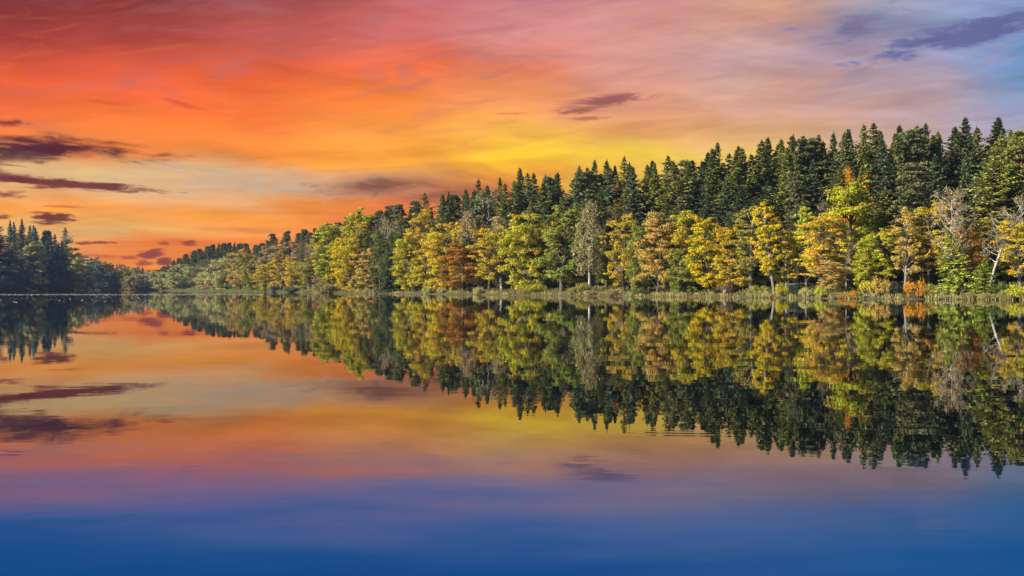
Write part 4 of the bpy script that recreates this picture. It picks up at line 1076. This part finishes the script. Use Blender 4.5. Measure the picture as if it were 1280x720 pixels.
for key, px, top, wd, colr, off, lab in BUSH:
    plant(key, 'shrub', px, top, wd * 1.1, colr, off, lab, 'shrub', 'bushes along the lake shore')
LB = [(4, 343, 22, 'tealdark', 'dark bush hanging over the water at the left edge'), (20, 346, 20, 'tealdark', 'dark bush at the water left of the dark rounded tree'), (48, 350, 12, 'greygreen', 'small grey bush at the foot of the pale yellow tree'),
      (54, 354, 12, 'mauve', 'pale grey bush at the water below the pale yellow tree'), (76, 347, 20, 'tealdark', 'dark bush at the water between two dark rounded trees'), (110, 350, 18, 'tealdark', 'dark bush at the water right of the low dark tree'), (127, 352, 16, 'tealdark', 'dark bush near the end of the left bank'),
      (146, 352, 15, 'tealdark', 'dim bush between the left bank and the tan willow'), (172, 354, 12, 'tealdark', 'dim bush below the tan valley willow'), (186, 353, 11, 'greygreen', 'grey bush left of the grassy point')]
for i, (px, top, wd, colr, lab) in enumerate(LB):
    plant('shrub_b' if i % 2 else 'shrub_a', 'shrub', px, top, wd * 1.1, colr, 0.8, lab, 'shrub', 'bushes along the left bank', 'L')


# ------------------------------------------------------------------ reeds, undergrowth, grass, drifting leaves
def shore_points(rng, count, s0, s1, pxa, pxb, side='R'):
    px = pxa + (pxb - pxa) * rng.random(count)
    Yd = np.array([depth(p, side) for p in px])
    off = s0 + (s1 - s0) * rng.random(count)
    Y = Yd + off; X = (px - 640) / F * Y
    return px, X, Y


def blades(name, rng, X, Y, h, wd, lean, label, color, density_fn=None):
    s = lake_distance(X, Y); keep = s > -1.2
    X, Y, h = X[keep], Y[keep], h[keep]
    Z = np.maximum(ground(X, Y), -0.05)
    k = len(X)
    d = np.stack([rng.normal(size=k) * lean, rng.normal(size=k) * lean, np.ones(k)], 1); d /= np.linalg.norm(d, axis=1)[:, None]
    az = rng.random(k) * 6.283
    w = np.stack([np.cos(az), np.sin(az), np.zeros(k)], 1)
    mb = MB()
    cen = np.stack([X, Y, Z - 0.05], 1) + d * (h * 0.5)[:, None]
    patch = 0.5 + 0.35 * np.sin(X * 0.9 + 1.7 * np.sin(Y * 0.21)) * np.sin(Y * 0.47 + X * 0.13)
    tint = np.stack([np.clip(0.5 + 0.25 * rng.normal(size=k), 0, 1), np.clip(patch + 0.15 * rng.normal(size=k), 0, 1), np.zeros(k)], 1)
    mb.quads(cen, d * (h * 0.5)[:, None], w * wd, tint)
    o = link(name, mb.mesh(name, M_REED)); o['kind'] = 'stuff'; o['label'] = label; o.color = (*color, 1)
    return o


rng = np.random.default_rng(77)
px, X, Y = shore_points(rng, 17000, -0.9, 3.2, 335, 1340)
patchy = 0.5 + 0.5 * np.sin(px * 0.083 + 1.1) * np.sin(px * 0.031 + 0.4) + 0.25 * np.sin(px * 0.37)
keep = rng.random(len(px)) < np.clip(patchy * 1.1 - 0.25, 0.03, 0.8)
hgt = (0.3 + 0.8 * rng.random(len(px))) * (0.55 + 0.65 * np.clip(patchy, 0, 1))
blades('reeds', rng, X[keep], Y[keep], hgt[keep], 0.055, 0.16, 'straw coloured reeds fringing the right shore', CLR['reed'])
px, X, Y = shore_points(rng, 26000, 1.5, 16, 330, 1340)
blades('undergrowth', rng, X, Y, 0.25 + 0.6 * rng.random(len(px)) ** 2, 0.10, 0.5, 'brown and green undergrowth on the forest bank', (0.20, 0.185, 0.055))
px, X, Y = shore_points(rng, 9000, -0.5, 26, 198, 332)
blades('grass', rng, X, Y, 0.4 + 0.5 * rng.random(len(px)), 0.16, 0.4, 'light green grass of the low point', (0.20, 0.24, 0.055))

k = 2600
px = rng.random(k) * 330; py = 368.2 + rng.normal(size=k) * 0.45
py[:200] = 366 + 12 * rng.random(200)
Y = CAM_Z * F / (py - 360); X = (px - 640) / F * Y
keep = (lake_distance(X, Y) < -4)
X, Y = X[keep], Y[keep]; k = len(X)
mb = MB()
az = rng.random(k) * 6.283; sz = 0.06 + 0.14 * rng.random(k) ** 2
u = np.stack([np.cos(az), np.sin(az), np.zeros(k)], 1) * sz[:, None]
v = np.stack([-np.sin(az), np.cos(az), np.zeros(k)], 1) * sz[:, None] * 0.8
mb.quads(np.stack([X, Y, np.full(k, 0.02)], 1), u, v + np.array([0, 0, 0.03]), np.stack([rng.random(k), 0.5 * np.ones(k), np.zeros(k)], 1))
dl = link('floating_leaves', mb.mesh('floating_leaves', M_REED)); dl['kind'] = 'stuff'; dl['label'] = 'pale leaves drifting in a lane on the far water'; dl.color = (0.45, 0.42, 0.36, 1)


# ------------------------------------------------------------------ logs, boulder, post
def on_shore(px, off, side='R'):
    Yd = depth(px, side) + off; X = (px - 640) / F * Yd
    return np.array([X, Yd, gz(X, Yd)])


def log(px0, o0, px1, o1, z0, z1, r, stubs, label, seed):
    rng = np.random.default_rng(seed)
    a, b_ = on_shore(px0, o0), on_shore(px1, o1); a[2] += z0; b_[2] += z1
    root = bpy.data.objects.new('fallen_log', None); COL.objects.link(root); root.location = a
    t = np.linspace(0, 1, 9)[:, None]
    P = (b_ - a) * t + rng.normal(size=(9, 3)) * 0.06; P[:, 2] += 0.12 * np.sin(np.linspace(0, 3.1, 9))
    mb = MB(); mb.tube(P, np.linspace(r, r * 0.45, 9), 9)
    link('stem', mb.mesh('fallen_stem', M_LOG, True), root)
    for i in range(stubs):
        f = 0.25 + 0.7 * rng.random(); p = (b_ - a) * f
        d = np.array([rng.normal() * 0.5, rng.normal() * 0.5, 0.5 + rng.random()]) * (0.8 + 0.8 * rng.random())
        m2 = MB(); m2.tube(np.array([p, p + d * 0.55 + rng.normal(size=3) * 0.1, p + d]), [r * 0.4, r * 0.28, r * 0.1], 5)
        link('branch', m2.mesh('fallen_branch', M_LOG, True), root)
    root['label'] = label; root['category'] = 'log'; root['group'] = 'fallen trees at the waterline'


log(1076, 0.6, 1108, 2.2, 0.15, 0.7, 0.16, 4, 'grey fallen trunk sloping to the water left of the crooked pale trunk', 3)
log(1172, -0.4, 1202, 1.0, 0.25, 0.5, 0.18, 5, 'dark fallen log at the waterline under the little bright green fir', 4)
log(983, 14, 1012, 15, 0.3, 0.35, 0.20, 2, 'pale fallen log lying across the bank behind the forked golden maple', 6)

import bmesh
bm = bmesh.new(); bmesh.ops.create_icosphere(bm, subdivisions=3, radius=1.0)
rb = np.random.default_rng(9)
ph = rb.random((5, 3)) * 6
for v in bm.verts:
    cco = np.array(v.co); s = 1 + 0.16 * math.sin(cco @ np.array([2.1, 1.3, 2.7]) + ph[0, 0]) + 0.10 * math.sin(cco @ np.array([-3.7, 4.1, 1.9]) + ph[1, 0])
    q = cco * s; q = np.clip(q, -0.86, 0.86); v.co = (q[0] * 0.55, q[1] * 0.45, q[2] * 0.62)
me = bpy.data.meshes.new('boulder'); bm.to_mesh(me); bm.free()
mr, n = new_mat('pale_stone'); f = n.noise(None, 4.0, 5, 0.6)
b = n.new('ShaderNodeBsdfDiffuse'); n.put(b.inputs[0], n.mix(n.rng(f, 0.35, 0.65), (0.14, 0.135, 0.13), (0.27, 0.26, 0.25)))
o = n.new('ShaderNodeOutputMaterial'); n.nt.links.new(b.outputs[0], o.inputs[0]); me.materials.append(mr)
bo = link('boulder', me); pp = on_shore(906, 3.2); bo.location = (pp[0], pp[1], pp[2] + 0.55); bo.scale = (0.8, 0.8, 1.1)
bo['label'] = 'small pale boulder on the bank under the glowing golden maple'; bo['category'] = 'boulder'

pp = on_shore(356, -0.3)
pm = MB(); pm.tube(np.array([[0, 0, -0.6], [0.02, 0, 0.6], [0.05, 0.02, 1.5]]), [0.13, 0.12, 0.11], 8)
po = link('mooring_post', pm.mesh('mooring_post', M_GREY, True)); po.location = (pp[0], pp[1], 0); po['label'] = 'short pale post in the shallow water before the golden orange tree'; po['category'] = 'post'
